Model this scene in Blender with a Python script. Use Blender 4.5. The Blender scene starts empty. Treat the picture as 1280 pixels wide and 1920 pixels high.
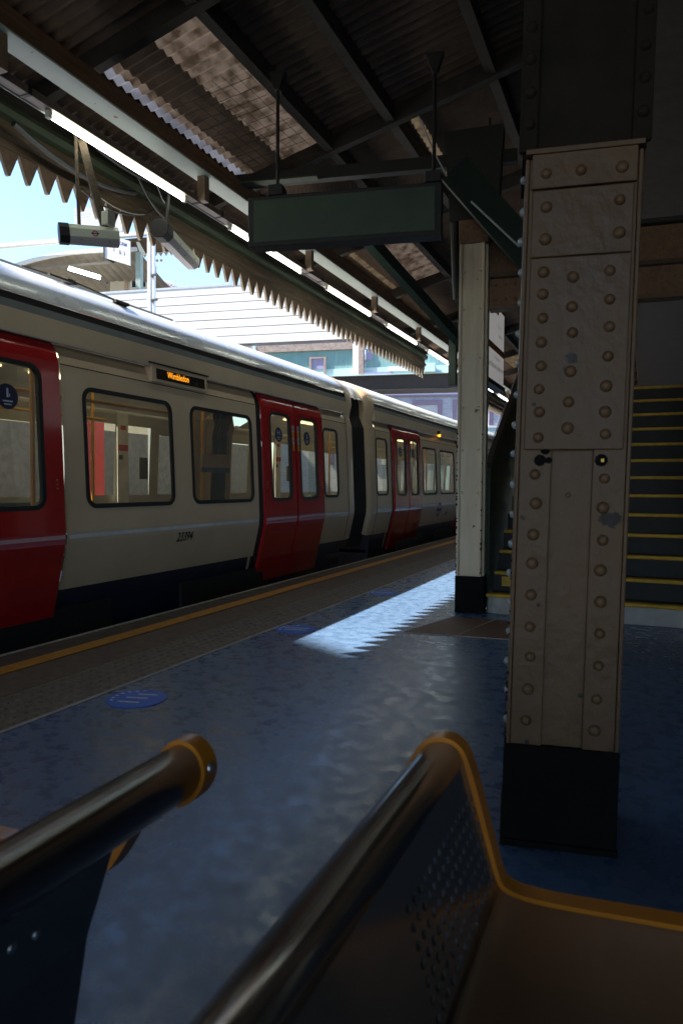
import bpy, bmesh, math, random
from mathutils import Vector, Matrix
R = math.radians
random.seed(7)
S = bpy.context.scene
COL = S.collection

# ------------------------------------------------------------------ camera, sky, sun, exposure
cam_d = bpy.data.cameras.new("camera")
cam = bpy.data.objects.new("camera", cam_d)
COL.objects.link(cam)
S.camera = cam
cam_d.sensor_fit = 'VERTICAL'
cam_d.sensor_height = 36.0
cam_d.lens = 1300.0 / 1920.0 * 36.0
cam_d.clip_start = 0.02
cam_d.clip_end = 800
YAW, PITCH, ROLL = R(23.574177), R(-2.264521), 0.006
fwd = Vector((-math.sin(YAW) * math.cos(PITCH), math.cos(YAW) * math.cos(PITCH), math.sin(PITCH)))
rgt = Vector((math.cos(YAW), math.sin(YAW), 0))
upv = rgt.cross(fwd)
r2 = rgt * math.cos(ROLL) + upv * math.sin(ROLL)
u2 = -rgt * math.sin(ROLL) + upv * math.cos(ROLL)
cam.matrix_world = Matrix(((r2.x, u2.x, -fwd.x, 0), (r2.y, u2.y, -fwd.y, 0), (r2.z, u2.z, -fwd.z, 1.06), (0, 0, 0, 1)))
cam_d.dof.use_dof = True
cam_d.dof.focus_distance = 7.0
cam_d.dof.aperture_fstop = 6.0

W = bpy.data.worlds.new("World")
S.world = W
W.use_nodes = True
wn = W.node_tree.nodes
bg = wn['Background']
sky = wn.new('ShaderNodeTexSky')
sky.sky_type = 'NISHITA'
sky.sun_disc = False
SUN_TRAVEL = Vector((0.741, 0.30, -1.0)).normalized()
SUN_EL = math.asin(-SUN_TRAVEL.z)
sky.sun_elevation = SUN_EL
sky.sun_rotation = math.atan2(-SUN_TRAVEL.x, -SUN_TRAVEL.y)
sky.air_density = 1.0
sky.dust_density = 0.2
sky.ozone_density = 3.5
W.node_tree.links.new(sky.outputs[0], bg.inputs[0])
bg.inputs[1].default_value = 0.09
sun_d = bpy.data.lights.new("sun", 'SUN')
sun_d.energy = 5.0
sun_d.angle = R(0.5)
sun_d.color = (1.0, 0.91, 0.78)
sun = bpy.data.objects.new("sun", sun_d)
COL.objects.link(sun)
sun.location = (-20, -10, 30)
sun.rotation_euler = SUN_TRAVEL.to_track_quat('-Z', 'Y').to_euler()
S.view_settings.view_transform = 'Standard'
S.view_settings.look = 'None'
S.view_settings.gamma = 1.0
S.view_settings.use_curve_mapping = False
S.view_settings.exposure = 2.15
S.cycles.max_bounces = 10
S.cycles.diffuse_bounces = 5
S.cycles.glossy_bounces = 5
S.cycles.transmission_bounces = 6
S.cycles.transparent_max_bounces = 16
S.cycles.sample_clamp_indirect = 6.0
S.cycles.use_denoising = True

# ------------------------------------------------------------------ materials
def new_mat(name):
    m = bpy.data.materials.new(name)
    m.use_nodes = True
    return m, m.node_tree.nodes, m.node_tree.links

def mat(name, c1, c2=None, rough=0.5, metal=0.0, scale=4.0, stretch=(1, 1, 1), bump=0.0, bscale=60.0,
        rvar=0.0, coat=0.0, spec=0.5, chips=None, chip_scale=9.0, chip_at=0.66, streak=None, detail=6.0):
    m, n, l = new_mat(name)
    b = n['Principled BSDF']
    b.inputs['Roughness'].default_value = rough
    b.inputs['Metallic'].default_value = metal
    b.inputs['Coat Weight'].default_value = coat
    b.inputs['Coat Roughness'].default_value = 0.08
    b.inputs['Specular IOR Level'].default_value = spec
    if c2 is None:
        c2 = tuple(min(1, x * 0.72) for x in c1)
    tc = n.new('ShaderNodeTexCoord')
    mp = n.new('ShaderNodeMapping')
    mp.inputs['Scale'].default_value = stretch
    l.new(tc.outputs['Object'], mp.inputs[0])
    nz = n.new('ShaderNodeTexNoise')
    nz.inputs['Scale'].default_value = scale
    nz.inputs['Detail'].default_value = detail
    nz.inputs['Roughness'].default_value = 0.62
    l.new(mp.outputs[0], nz.inputs[0])
    rp = n.new('ShaderNodeValToRGB')
    rp.color_ramp.elements[0].position = 0.32
    rp.color_ramp.elements[1].position = 0.68
    rp.color_ramp.elements[0].color = (*c2, 1)
    rp.color_ramp.elements[1].color = (*c1, 1)
    l.new(nz.outputs[0], rp.inputs[0])
    out = rp.outputs[0]
    if streak:                                   # run-down dirt streaks
        mp2 = n.new('ShaderNodeMapping')
        mp2.inputs['Scale'].default_value = (1, 1, 0.06)
        l.new(tc.outputs['Object'], mp2.inputs[0])
        ns = n.new('ShaderNodeTexNoise')
        ns.inputs['Scale'].default_value = 22
        ns.inputs['Detail'].default_value = 3
        l.new(mp2.outputs[0], ns.inputs[0])
        r3 = n.new('ShaderNodeValToRGB')
        r3.color_ramp.elements[0].position = 0.5
        r3.color_ramp.elements[1].position = 0.78
        r3.color_ramp.elements[0].color = (0, 0, 0, 1)
        r3.color_ramp.elements[1].color = (0.6, 0.6, 0.6, 1)
        l.new(ns.outputs[0], r3.inputs[0])
        mx = n.new('ShaderNodeMixRGB')
        mx.inputs[2].default_value = (*streak, 1)
        l.new(r3.outputs[0], mx.inputs[0])
        l.new(out, mx.inputs[1])
        out = mx.outputs[0]
    if chips:
        nc = n.new('ShaderNodeTexNoise')
        nc.inputs['Scale'].default_value = chip_scale
        nc.inputs['Detail'].default_value = 4
        l.new(tc.outputs['Object'], nc.inputs[0])
        r4 = n.new('ShaderNodeValToRGB')
        r4.color_ramp.interpolation = 'LINEAR'
        r4.color_ramp.elements[0].position = chip_at
        r4.color_ramp.elements[1].position = chip_at + 0.02
        r4.color_ramp.elements[0].color = (0, 0, 0, 1)
        r4.color_ramp.elements[1].color = (1, 1, 1, 1)
        l.new(nc.outputs[0], r4.inputs[0])
        mx = n.new('ShaderNodeMixRGB')
        mx.inputs[2].default_value = (*chips, 1)
        l.new(r4.outputs[0], mx.inputs[0])
        l.new(out, mx.inputs[1])
        out = mx.outputs[0]
    l.new(out, b.inputs['Base Color'])
    if rvar:
        mr = n.new('ShaderNodeMapRange')
        mr.inputs[1].default_value = 0.3
        mr.inputs[2].default_value = 0.7
        mr.inputs[3].default_value = max(0.03, rough - rvar)
        mr.inputs[4].default_value = min(1, rough + rvar)
        l.new(nz.outputs[0], mr.inputs[0])
        l.new(mr.outputs[0], b.inputs['Roughness'])
    if bump:
        nb = n.new('ShaderNodeTexNoise')
        nb.inputs['Scale'].default_value = bscale
        nb.inputs['Detail'].default_value = 4
        l.new(mp.outputs[0], nb.inputs[0])
        bp = n.new('ShaderNodeBump')
        bp.inputs['Strength'].default_value = min(1.0, bump * 4)
        bp.inputs['Distance'].default_value = bump * 0.01
        l.new(nb.outputs[0], bp.inputs['Height'])
        l.new(bp.outputs[0], b.inputs['Normal'])
    return m

def emit(name, c, s):
    m, n, l = new_mat(name)
    n.remove(n['Principled BSDF'])
    e = n.new('ShaderNodeEmission')
    e.inputs[0].default_value = (*c, 1)
    e.inputs[1].default_value = s
    l.new(e.outputs[0], n['Material Output'].inputs[0])
    return m

def glass(name, tint, rough=0.02, refl=1.0, veil=0.0):
    m, n, l = new_mat(name)
    n.remove(n['Principled BSDF'])
    t = n.new('ShaderNodeBsdfTransparent')
    t.inputs[0].default_value = (*tint, 1)
    g = n.new('ShaderNodeBsdfGlossy')
    g.inputs['Roughness'].default_value = rough
    g.inputs[0].default_value = (refl, refl, refl, 1)
    f = n.new('ShaderNodeFresnel')
    f.inputs[0].default_value = 1.6
    mx = n.new('ShaderNodeMixShader')
    l.new(f.outputs[0], mx.inputs[0])
    l.new(t.outputs[0], mx.inputs[1])
    l.new(g.outputs[0], mx.inputs[2])
    df = n.new('ShaderNodeBsdfDiffuse')
    df.inputs[0].default_value = (0.62, 0.60, 0.52, 1)
    m2_ = n.new('ShaderNodeMixShader')
    m2_.inputs[0].default_value = veil  # share of pale diffuse veil that makes the pane hazier
    l.new(mx.outputs[0], m2_.inputs[1])
    l.new(df.outputs[0], m2_.inputs[2])
    l.new(m2_.outputs[0], n['Material Output'].inputs[0])
    return m

def translucent(name, c, c2, scale):
    m, n, l = new_mat(name)
    n.remove(n['Principled BSDF'])
    tc = n.new('ShaderNodeTexCoord')
    nz = n.new('ShaderNodeTexNoise')
    nz.inputs['Scale'].default_value = scale
    nz.inputs['Detail'].default_value = 6
    l.new(tc.outputs['Object'], nz.inputs[0])
    rp = n.new('ShaderNodeValToRGB')
    rp.color_ramp.elements[0].position = 0.35
    rp.color_ramp.elements[1].position = 0.6
    rp.color_ramp.elements[0].color = (*c2, 1)
    rp.color_ramp.elements[1].color = (*c, 1)
    l.new(nz.outputs[0], rp.inputs[0])
    t = n.new('ShaderNodeBsdfTranslucent')
    l.new(rp.outputs[0], t.inputs[0])
    l.new(t.outputs[0], n['Material Output'].inputs[0])
    return m

def floor_mat():
    m, n, l = new_mat('asphalt_floor')
    b = n['Principled BSDF']
    tc = n.new('ShaderNodeTexCoord')
    def noise(scale, detail=6, stretch=None, rough=0.6):
        z = n.new('ShaderNodeTexNoise')
        z.inputs['Scale'].default_value = scale
        z.inputs['Detail'].default_value = detail
        z.inputs['Roughness'].default_value = rough
        if stretch:
            mp = n.new('ShaderNodeMapping')
            mp.inputs['Scale'].default_value = stretch
            l.new(tc.outputs['Object'], mp.inputs[0])
            l.new(mp.outputs[0], z.inputs[0])
        else:
            l.new(tc.outputs['Object'], z.inputs[0])
        return z
    big = noise(0.9, 5)
    mid = noise(13, 8, (1, 1, 1), 0.65)
    grit = noise(48, 2)
    rp = n.new('ShaderNodeValToRGB')
    rp.color_ramp.elements[0].position = 0.15
    rp.color_ramp.elements[1].position = 0.85
    rp.color_ramp.elements[0].color = (0.040, 0.098, 0.20, 1)
    rp.color_ramp.elements[1].color = (0.115, 0.180, 0.295, 1)
    l.new(mid.outputs[0], rp.inputs[0])
    mx = n.new('ShaderNodeMixRGB')
    mx.blend_type = 'MULTIPLY'
    mx.inputs[0].default_value = 0.55
    r2_ = n.new('ShaderNodeValToRGB')
    r2_.color_ramp.elements[0].position = 0.35
    r2_.color_ramp.elements[1].position = 0.65
    r2_.color_ramp.elements[0].color = (0.66, 0.7, 0.76, 1)
    r2_.color_ramp.elements[1].color = (1, 1, 1, 1)
    l.new(big.outputs[0], r2_.inputs[0])
    l.new(rp.outputs[0], mx.inputs[1])
    l.new(r2_.outputs[0], mx.inputs[2])
    l.new(mx.outputs[0], b.inputs['Base Color'])
    mr = n.new('ShaderNodeMapRange')
    mr.inputs[1].default_value = 0.35
    mr.inputs[2].default_value = 0.68
    mr.inputs[3].default_value = 0.17
    mr.inputs[4].default_value = 0.46
    l.new(mid.outputs[0], mr.inputs[0])
    l.new(mr.outputs[0], b.inputs['Roughness'])
    wav = noise(11, 4)
    a1 = n.new('ShaderNodeMath'); a1.operation = 'MULTIPLY'; a1.inputs[1].default_value = 0.05
    l.new(grit.outputs[0], a1.inputs[0])
    a2 = n.new('ShaderNodeMath'); a2.operation = 'ADD'
    l.new(wav.outputs[0], a2.inputs[0]); l.new(a1.outputs[0], a2.inputs[1])
    bp = n.new('ShaderNodeBump')
    bp.inputs['Strength'].default_value = 0.32
    bp.inputs['Distance'].default_value = 0.005
    l.new(a2.outputs[0], bp.inputs['Height'])
    l.new(bp.outputs[0], b.inputs['Normal'])
    return m

def brick_mat(name, c1, c2, mortar, sx, sz, rot=0.0):
    m, n, l = new_mat(name)
    b = n['Principled BSDF']
    b.inputs['Roughness'].default_value = 0.85
    tc = n.new('ShaderNodeTexCoord')
    mp = n.new('ShaderNodeMapping')
    mp.inputs['Rotation'].default_value = (R(90), 0, 0)
    l.new(tc.outputs['Object'], mp.inputs[0])
    br = n.new('ShaderNodeTexBrick')
    br.inputs['Color1'].default_value = (*c1, 1)
    br.inputs['Color2'].default_value = (*c2, 1)
    br.inputs['Mortar'].default_value = (*mortar, 1)
    br.inputs['Scale'].default_value = 1.0
    br.inputs['Brick Width'].default_value = sx
    br.inputs['Row Height'].default_value = sz
    br.inputs['Mortar Size'].default_value = 0.012
    l.new(mp.outputs[0], br.inputs[0])
    l.new(br.outputs[0], b.inputs['Base Color'])
    return m

M = {}
M['floor'] = floor_mat()
M['concrete'] = mat('concrete', (0.22, 0.20, 0.17), (0.13, 0.12, 0.10), 0.85, scale=6, bump=0.3, bscale=90)
M['coping'] = mat('coping_stone', (0.115, 0.085, 0.065), (0.06, 0.045, 0.038), 0.7, scale=9, bump=0.3, bscale=120)
M['paver'] = mat('brown_paver', (0.15, 0.105, 0.07), (0.08, 0.055, 0.04), 0.75, scale=11, bump=0.3, bscale=140)
M['tactile'] = mat('tactile_paver', (0.19, 0.145, 0.10), (0.10, 0.075, 0.05), 0.62, scale=13, bump=0.25, bscale=150)
M['edgeline'] = mat('white_nosing', (0.50, 0.46, 0.38), (0.28, 0.25, 0.20), 0.7, scale=18)
M['yellow'] = mat('yellow_paint', (0.62, 0.27, 0.025), (0.40, 0.16, 0.02), 0.6, scale=20)
M['edgestrip'] = mat('edge_strip', (0.40, 0.38, 0.36), (0.24, 0.22, 0.20), 0.6, scale=20)
M['plate'] = mat('brown_plate', (0.17, 0.085, 0.04), (0.10, 0.05, 0.025), 0.6, scale=30, bump=0.3, bscale=200)
M['joint'] = mat('plate_joint', (0.42, 0.33, 0.24), None, 0.6)
M['sticker'] = mat('blue_vinyl', (0.005, 0.13, 0.62), (0.004, 0.10, 0.50), 0.45, scale=25)
M['sticker_navy'] = mat('navy_vinyl', (0.010, 0.020, 0.075), None, 0.35)
M['white_print'] = mat('white_print', (0.62, 0.66, 0.72), (0.42, 0.47, 0.58), 0.5, scale=30)
M['white_ink'] = mat('white_ink', (0.8, 0.8, 0.8), None, 0.5)
M['cream'] = mat('train_cream', (0.72, 0.54, 0.355), (0.62, 0.455, 0.29), 0.42, scale=1.6, coat=0.3, rvar=0.08)
M['cream_dark'] = mat('train_cantrail', (0.62, 0.485, 0.34), (0.53, 0.415, 0.285), 0.36, scale=2.2, coat=0.3, detail=9)
M['red'] = mat('train_red', (0.50, 0.012, 0.016), (0.42, 0.010, 0.013), 0.22, scale=2, coat=0.6, rvar=0.05)
M['rubber'] = mat('black_rubber', (0.012, 0.012, 0.014), (0.02, 0.02, 0.02), 0.5)
M['bellows'] = mat('bellows_rubber', (0.010, 0.010, 0.011), (0.007, 0.007, 0.008), 0.55, spec=0.25, scale=6, rvar=0.1)
M['navy'] = mat('train_navy', (0.012, 0.018, 0.045), (0.008, 0.012, 0.03), 0.42, scale=3, coat=0.2)
M['greyband'] = mat('train_grey_band', (0.20, 0.22, 0.22), (0.15, 0.16, 0.16), 0.4, scale=3)
M['dark'] = mat('dark_metal', (0.02, 0.019, 0.018), (0.012, 0.011, 0.010), 0.55, scale=8)
M['roofwhite'] = mat('train_roof', (0.70, 0.72, 0.75), (0.60, 0.63, 0.67), 0.26, metal=0.08, scale=1.3, rvar=0.07, coat=0.3)
M['stripe_w'] = mat('train_stripe', (0.80, 0.80, 0.80), None, 0.3)
M['stripe_p'] = mat('door_stripe', (0.75, 0.42, 0.42), None, 0.3)
M['glass'] = glass('train_glass', (0.60, 0.59, 0.45), veil=0.13)
M['pane'] = glass('house_glass', (0.35, 0.42, 0.5))
M['screen'] = mat('display_black', (0.02, 0.016, 0.012), (0.03, 0.022, 0.014), 0.25, coat=0.3)
M['amber'] = emit('amber_led', (1.0, 0.36, 0.02), 0.42)
M['amber_lamp'] = emit('amber_lamp', (1.0, 0.40, 0.02), 0.7)
M['tube'] = emit('fluorescent_tube', (0.93, 1.0, 0.86), 4.0)
M['trainlight'] = emit('train_ceiling_light', (1.0, 0.84, 0.5), 1.0)
M['int_wall'] = mat('interior_wall', (0.52, 0.50, 0.42), (0.46, 0.43, 0.36), 0.5, scale=3)
M['int_dark'] = mat('interior_dark', (0.10, 0.085, 0.06), None, 0.5)
M['int_floor'] = mat('interior_floor', (0.06, 0.06, 0.07), None, 0.6)
M['pole'] = mat('yellow_pole', (0.72, 0.36, 0.02), (0.66, 0.32, 0.02), 0.3)
M['seat'] = mat('seat_fabric', (0.03, 0.06, 0.13), (0.06, 0.09, 0.06), 0.9, scale=40)
M['screen_panel'] = glass('draught_glass', (0.72, 0.76, 0.72))
M['notice_red'] = mat('notice_red', (0.55, 0.05, 0.03), None, 0.5)
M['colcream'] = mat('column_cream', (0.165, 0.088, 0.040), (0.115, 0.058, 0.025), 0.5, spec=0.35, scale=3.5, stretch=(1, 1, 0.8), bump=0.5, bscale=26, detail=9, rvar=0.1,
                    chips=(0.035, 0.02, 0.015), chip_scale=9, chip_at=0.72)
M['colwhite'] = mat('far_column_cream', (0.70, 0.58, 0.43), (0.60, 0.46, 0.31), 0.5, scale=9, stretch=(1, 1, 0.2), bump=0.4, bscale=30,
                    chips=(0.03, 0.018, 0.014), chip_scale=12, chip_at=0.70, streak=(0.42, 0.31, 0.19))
M['colblack'] = mat('column_black', (0.008, 0.007, 0.006), (0.005, 0.0045, 0.004), 0.8, spec=0.12, scale=10, bump=0.2, bscale=40)
M['rivet_grey'] = mat('rivet_worn', (0.42, 0.44, 0.42), (0.28, 0.29, 0.27), 0.35, metal=0.3, scale=30)
M['brass'] = mat('worn_brass', (0.5, 0.3, 0.06), None, 0.35, metal=0.7)
M['greenpaint'] = mat('green_paint', (0.022, 0.055, 0.038), (0.012, 0.032, 0.022), 0.4, scale=7, rvar=0.1, bump=0.15, bscale=40)
M['greendark'] = mat('green_dark', (0.012, 0.024, 0.017), (0.008, 0.016, 0.011), 0.6, spec=0.25, scale=7)
M['signgreen'] = mat('sign_back_green', (0.045, 0.075, 0.045), (0.03, 0.05, 0.032), 0.55, scale=3)
M['browntimber'] = mat('brown_timber', (0.24, 0.125, 0.065), (0.13, 0.068, 0.036), 0.65, scale=8, stretch=(4, 0.5, 4), bump=0.4, bscale=40)
M['fascia'] = mat('fascia_brown', (0.12, 0.075, 0.04), (0.055, 0.036, 0.02), 0.7, scale=9, stretch=(4, 0.4, 4), bump=0.4, bscale=40)
M['fascia_green'] = mat('fascia_green', (0.065, 0.085, 0.045), (0.035, 0.045, 0.025), 0.6, scale=8, stretch=(4, 0.4, 4))
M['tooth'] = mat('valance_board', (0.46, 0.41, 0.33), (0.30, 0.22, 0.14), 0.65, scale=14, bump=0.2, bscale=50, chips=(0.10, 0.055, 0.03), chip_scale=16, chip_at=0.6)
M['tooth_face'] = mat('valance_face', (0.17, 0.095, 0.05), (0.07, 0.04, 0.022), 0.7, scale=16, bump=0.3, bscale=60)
M['roofsheet'] = mat('roof_sheet', (0.16, 0.10, 0.058), (0.085, 0.052, 0.031), 0.8, scale=5, bump=0.3, bscale=50)
M['roofdark'] = mat('roof_timber', (0.05, 0.038, 0.028), (0.028, 0.022, 0.017), 0.8, scale=8)
M['skylight'] = translucent('dirty_skylight', (0.028, 0.022, 0.018), (0.009, 0.0065, 0.0045), 9)
M['skylight_blue'] = translucent('slot_skylight', (0.045, 0.048, 0.06), (0.024, 0.026, 0.033), 5)
M['skylight_dim'] = translucent('dim_skylight', (0.030, 0.023, 0.014), (0.012, 0.009, 0.006), 14)
M['mint'] = mat('mint_soffit', (0.60, 0.68, 0.58), (0.50, 0.57, 0.47), 0.45, scale=3, chips=(0.30, 0.20, 0.10), chip_scale=12, chip_at=0.7)
M['hanger'] = mat('hanger_steel', (0.34, 0.22, 0.14), (0.22, 0.14, 0.09), 0.5, scale=12)
M['trunk'] = mat('trunking', (0.24, 0.165, 0.13), (0.16, 0.11, 0.085), 0.5, scale=8)
M['cable'] = mat('cable', (0.03, 0.03, 0.03), None, 0.5)
M['cable_w'] = mat('pale_cable', (0.5, 0.5, 0.48), None, 0.5)
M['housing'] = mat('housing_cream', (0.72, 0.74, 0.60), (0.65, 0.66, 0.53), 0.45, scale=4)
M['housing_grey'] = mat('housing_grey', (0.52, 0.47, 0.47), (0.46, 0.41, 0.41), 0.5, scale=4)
M['black'] = mat('black_paint', (0.010, 0.009, 0.008), (0.015, 0.013, 0.012), 0.6, scale=10)
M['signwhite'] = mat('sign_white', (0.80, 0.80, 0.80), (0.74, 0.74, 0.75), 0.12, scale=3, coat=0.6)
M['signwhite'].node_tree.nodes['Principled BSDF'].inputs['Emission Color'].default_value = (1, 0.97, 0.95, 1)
M['signwhite'].node_tree.nodes['Principled BSDF'].inputs['Emission Strength'].default_value = 0.06  # faint glow added to the sign face, standing in for its bright reflections
M['head'] = mat('girder_grime', (0.030, 0.021, 0.014), (0.018, 0.013, 0.009), 0.85, spec=0.15, scale=7, bump=0.3, bscale=30)  # one dark tone for every part above the cream shaft
M['orange'] = mat('sign_orange', (0.70, 0.22, 0.015), None, 0.3)
M['ink'] = mat('black_ink', (0.02, 0.02, 0.025), None, 0.5)
M['greyink'] = mat('grey_ink', (0.22, 0.23, 0.25), None, 0.5)
M['blueink'] = mat('blue_ink', (0.02, 0.05, 0.25), None, 0.4)
M['redink'] = mat('red_ink', (0.55, 0.03, 0.03), None, 0.4)
M['paleink'] = mat('pale_ink', (0.50, 0.55, 0.60), None, 0.5)
M['step'] = mat('stair_black', (0.018, 0.017, 0.017), (0.03, 0.027, 0.024), 0.7, scale=14, bump=0.3, bscale=80)
M['nosing'] = mat('stair_yellow', (0.62, 0.36, 0.02), (0.45, 0.25, 0.02), 0.6, scale=20)
M['stepwhite'] = mat('first_riser', (0.45, 0.43, 0.40), (0.33, 0.30, 0.27), 0.6, scale=12)
M['handrail'] = mat('handrail_dark', (0.06, 0.045, 0.035), None, 0.3)
M['seatmetal'] = mat('bench_metal', (0.25, 0.215, 0.185), (0.20, 0.17, 0.145), 0.18, metal=0.7, scale=4, rvar=0.05)
M['seatorange'] = mat('bench_orange', (0.66, 0.215, 0.014), (0.50, 0.15, 0.010), 0.38, scale=12, coat=0.15)
M['steel'] = mat('bolt_steel', (0.5, 0.5, 0.5), None, 0.3, metal=0.8)
M['cladding'] = mat('white_cladding', (0.66, 0.68, 0.70), (0.60, 0.62, 0.64), 0.6, scale=1.4)
M['teal'] = mat('teal_panel', (0.17, 0.33, 0.35), (0.13, 0.28, 0.31), 0.5, scale=2, streak=(0.30, 0.44, 0.44))
M['tealpale'] = mat('pale_teal', (0.42, 0.58, 0.60), (0.36, 0.52, 0.55), 0.5, scale=3)
M['lilac'] = mat('lilac_shutter', (0.28, 0.28, 0.46), (0.24, 0.24, 0.40), 0.5, scale=5)
M['stone'] = mat('grey_stone_trim', (0.34, 0.29, 0.27), (0.20, 0.16, 0.15), 0.8, scale=8, bump=0.4, bscale=30)
M['girder'] = mat('girder_dark', (0.024, 0.019, 0.017), (0.014, 0.011, 0.010), 0.6, scale=6)
M['galv'] = mat('galvanised', (0.62, 0.68, 0.74), (0.46, 0.52, 0.60), 0.4, metal=0.3, scale=8, stretch=(8, 8, 1))
M['brickpale'] = brick_mat('pale_brick', (0.52, 0.55, 0.62), (0.44, 0.47, 0.55), (0.60, 0.62, 0.66), 0.45, 0.15)
M['brickpurple'] = mat('purple_brick', (0.17, 0.15, 0.24), (0.11, 0.10, 0.17), 0.8, scale=14, bump=0.3)
M['brickhouse'] = brick_mat('house_brick', (0.34, 0.22, 0.16), (0.28, 0.18, 0.13), (0.4, 0.36, 0.32), 0.3, 0.1)
M['brickwall'] = brick_mat('retaining_brick', (0.30, 0.26, 0.22), (0.22, 0.19, 0.17), (0.34, 0.32, 0.30), 0.23, 0.075)
M['render'] = mat('house_render', (0.50, 0.47, 0.40), (0.40, 0.37, 0.31), 0.8, scale=3)
M['tile'] = mat('roof_tile', (0.36, 0.17, 0.12), (0.26, 0.12, 0.09), 0.8, scale=10)
M['corr'] = mat('canopy_corrugated', (0.20, 0.18, 0.16), (0.14, 0.125, 0.11), 0.6, scale=2)
M['postgreen'] = mat('post_green', (0.34, 0.42, 0.38), (0.28, 0.35, 0.31), 0.5, scale=5)
M['ballast'] = mat('ballast', (0.14, 0.12, 0.10), (0.06, 0.05, 0.045), 0.9, scale=30, bump=1.0, bscale=25)
M['ground'] = mat('ground_dirt', (0.16, 0.15, 0.12), (0.10, 0.10, 0.07), 0.9, scale=0.5)
M['block'] = mat('block_brick', (0.26, 0.20, 0.16), (0.20, 0.15, 0.12), 0.85, scale=0.8)
M['tilewall'] = mat('wall_dark', (0.06, 0.055, 0.05), (0.04, 0.037, 0.034), 0.5, scale=4)
M['person_skin'] = mat('skin', (0.42, 0.26, 0.18), None, 0.5)
M['yellow_label'] = mat('yellow_label', (0.70, 0.33, 0.02), None, 0.4)

# ------------------------------------------------------------------ mesh helpers
class MB:
    def __init__(s):
        s.v = []; s.f = []
    def quad(s, a, b, c, d):
        i = len(s.v); s.v += [tuple(a), tuple(b), tuple(c), tuple(d)]; s.f.append((i, i + 1, i + 2, i + 3)); return s
    def box(s, x0, x1, y0, y1, z0, z1):
        i = len(s.v)
        s.v += [(x0, y0, z0), (x1, y0, z0), (x1, y1, z0), (x0, y1, z0), (x0, y0, z1), (x1, y0, z1), (x1, y1, z1), (x0, y1, z1)]
        s.f += [(i, i + 3, i + 2, i + 1), (i + 4, i + 5, i + 6, i + 7), (i, i + 1, i + 5, i + 4), (i + 1, i + 2, i + 6, i + 5),
                (i + 2, i + 3, i + 7, i + 6), (i + 3, i, i + 4, i + 7)]
        return s
    def loft(s, rings, closed=True, caps=True):
        """rings: list of lists of points; closed rings are joined"""
        i = len(s.v); n = len(rings[0])
        for r in rings: s.v += [tuple(p) for p in r]
        for k in range(len(rings) - 1):
            a = i + k * n; b = a + n
            for j in range(n if closed else n - 1):
                j2 = (j + 1) % n
                s.f.append((a + j, a + j2, b + j2, b + j))
        if caps and closed:
            s.f.append(tuple(reversed(range(i, i + n))))
            s.f.append(tuple(range(i + (len(rings) - 1) * n, i + len(rings) * n)))
        return s
    def tube(s, pts, r, n=8, caps=True):
        pts = [Vector(p) for p in pts]
        rings = []
        for k, p in enumerate(pts):
            d = (pts[min(k + 1, len(pts) - 1)] - pts[max(k - 1, 0)]).normalized()
            a = d.orthogonal().normalized() if abs(d.z) > 0.9 else d.cross(Vector((0, 0, 1))).normalized()
            b = d.cross(a)
            rr = r[k] if isinstance(r, (list, tuple)) else r
            rings.append([p + a * (rr * math.cos(2 * math.pi * q / n)) + b * (rr * math.sin(2 * math.pi * q / n)) for q in range(n)])
        return s.loft(rings, True, caps)
    def prism(s, poly, axis, a, b):
        """2-D polygon pushed from a to b along the axis letter"""
        def P(p, t):
            return {'x': (t, p[0], p[1]), 'y': (p[0], t, p[1]), 'z': (p[0], p[1], t)}[axis]
        return s.loft([[P(p, a) for p in poly], [P(p, b) for p in poly]])
    def dome(s, c, r, h, d=(0, 0, 1), n=10, rings=3, base=0.0):
        c = Vector(c); d = Vector(d).normalized(); a = d.orthogonal().normalized(); b = d.cross(a)
        rr = []
        for k in range(rings):
            t = k / rings * math.pi / 2
            rr.append([c + d * (h * math.sin(t) + base) + (a * math.cos(2 * math.pi * q / n) + b * math.sin(2 * math.pi * q / n)) * (r * math.cos(t)) for q in range(n)])
        i = len(s.v)
        s.loft(rr, True, False)
        s.v.append(tuple(c + d * (h + base))); top = len(s.v) - 1
        a0 = i + (rings - 1) * n
        for q in range(n): s.f.append((a0 + q, a0 + (q + 1) % n, top))
        return s
    def data(s, name):
        me = bpy.data.meshes.new(name)
        me.from_pydata(s.v, [], s.f)
        bm = bmesh.new(); bm.from_mesh(me)
        bmesh.ops.recalc_face_normals(bm, faces=bm.faces)
        bm.to_mesh(me); bm.free()
        return me

def root_loc(o):
    v = Vector((0, 0, 0))
    while o is not None:
        v += o.location
        o = o.parent
    return v

def add(name, mb, m, parent=None, smooth=False, bevel=0.0, xf=None, at=None):
    """links one mesh object; mb in world metres (moved into the parent's frame) or, with at, in its own"""
    me = mb if isinstance(mb, bpy.types.Mesh) else mb.data(name)
    if xf is not None: me.transform(xf)
    o = bpy.data.objects.new(name, me)
    COL.objects.link(o)
    o.parent = parent
    if at is None:
        if parent is not None: me.transform(Matrix.Translation(-root_loc(parent)))
    else:
        o.location = Vector(at) - (root_loc(parent) if parent is not None else Vector((0, 0, 0)))
    if m is not None:
        if not me.materials: me.materials.append(M[m])
    if smooth:
        for p in me.polygons: p.use_smooth = True
        me.set_sharp_from_angle(angle=R(38))
    if bevel:
        b = o.modifiers.new('bevel', 'BEVEL'); b.width = bevel; b.segments = 2; b.limit_method = 'ANGLE'; b.angle_limit = R(40)
    return o

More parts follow.
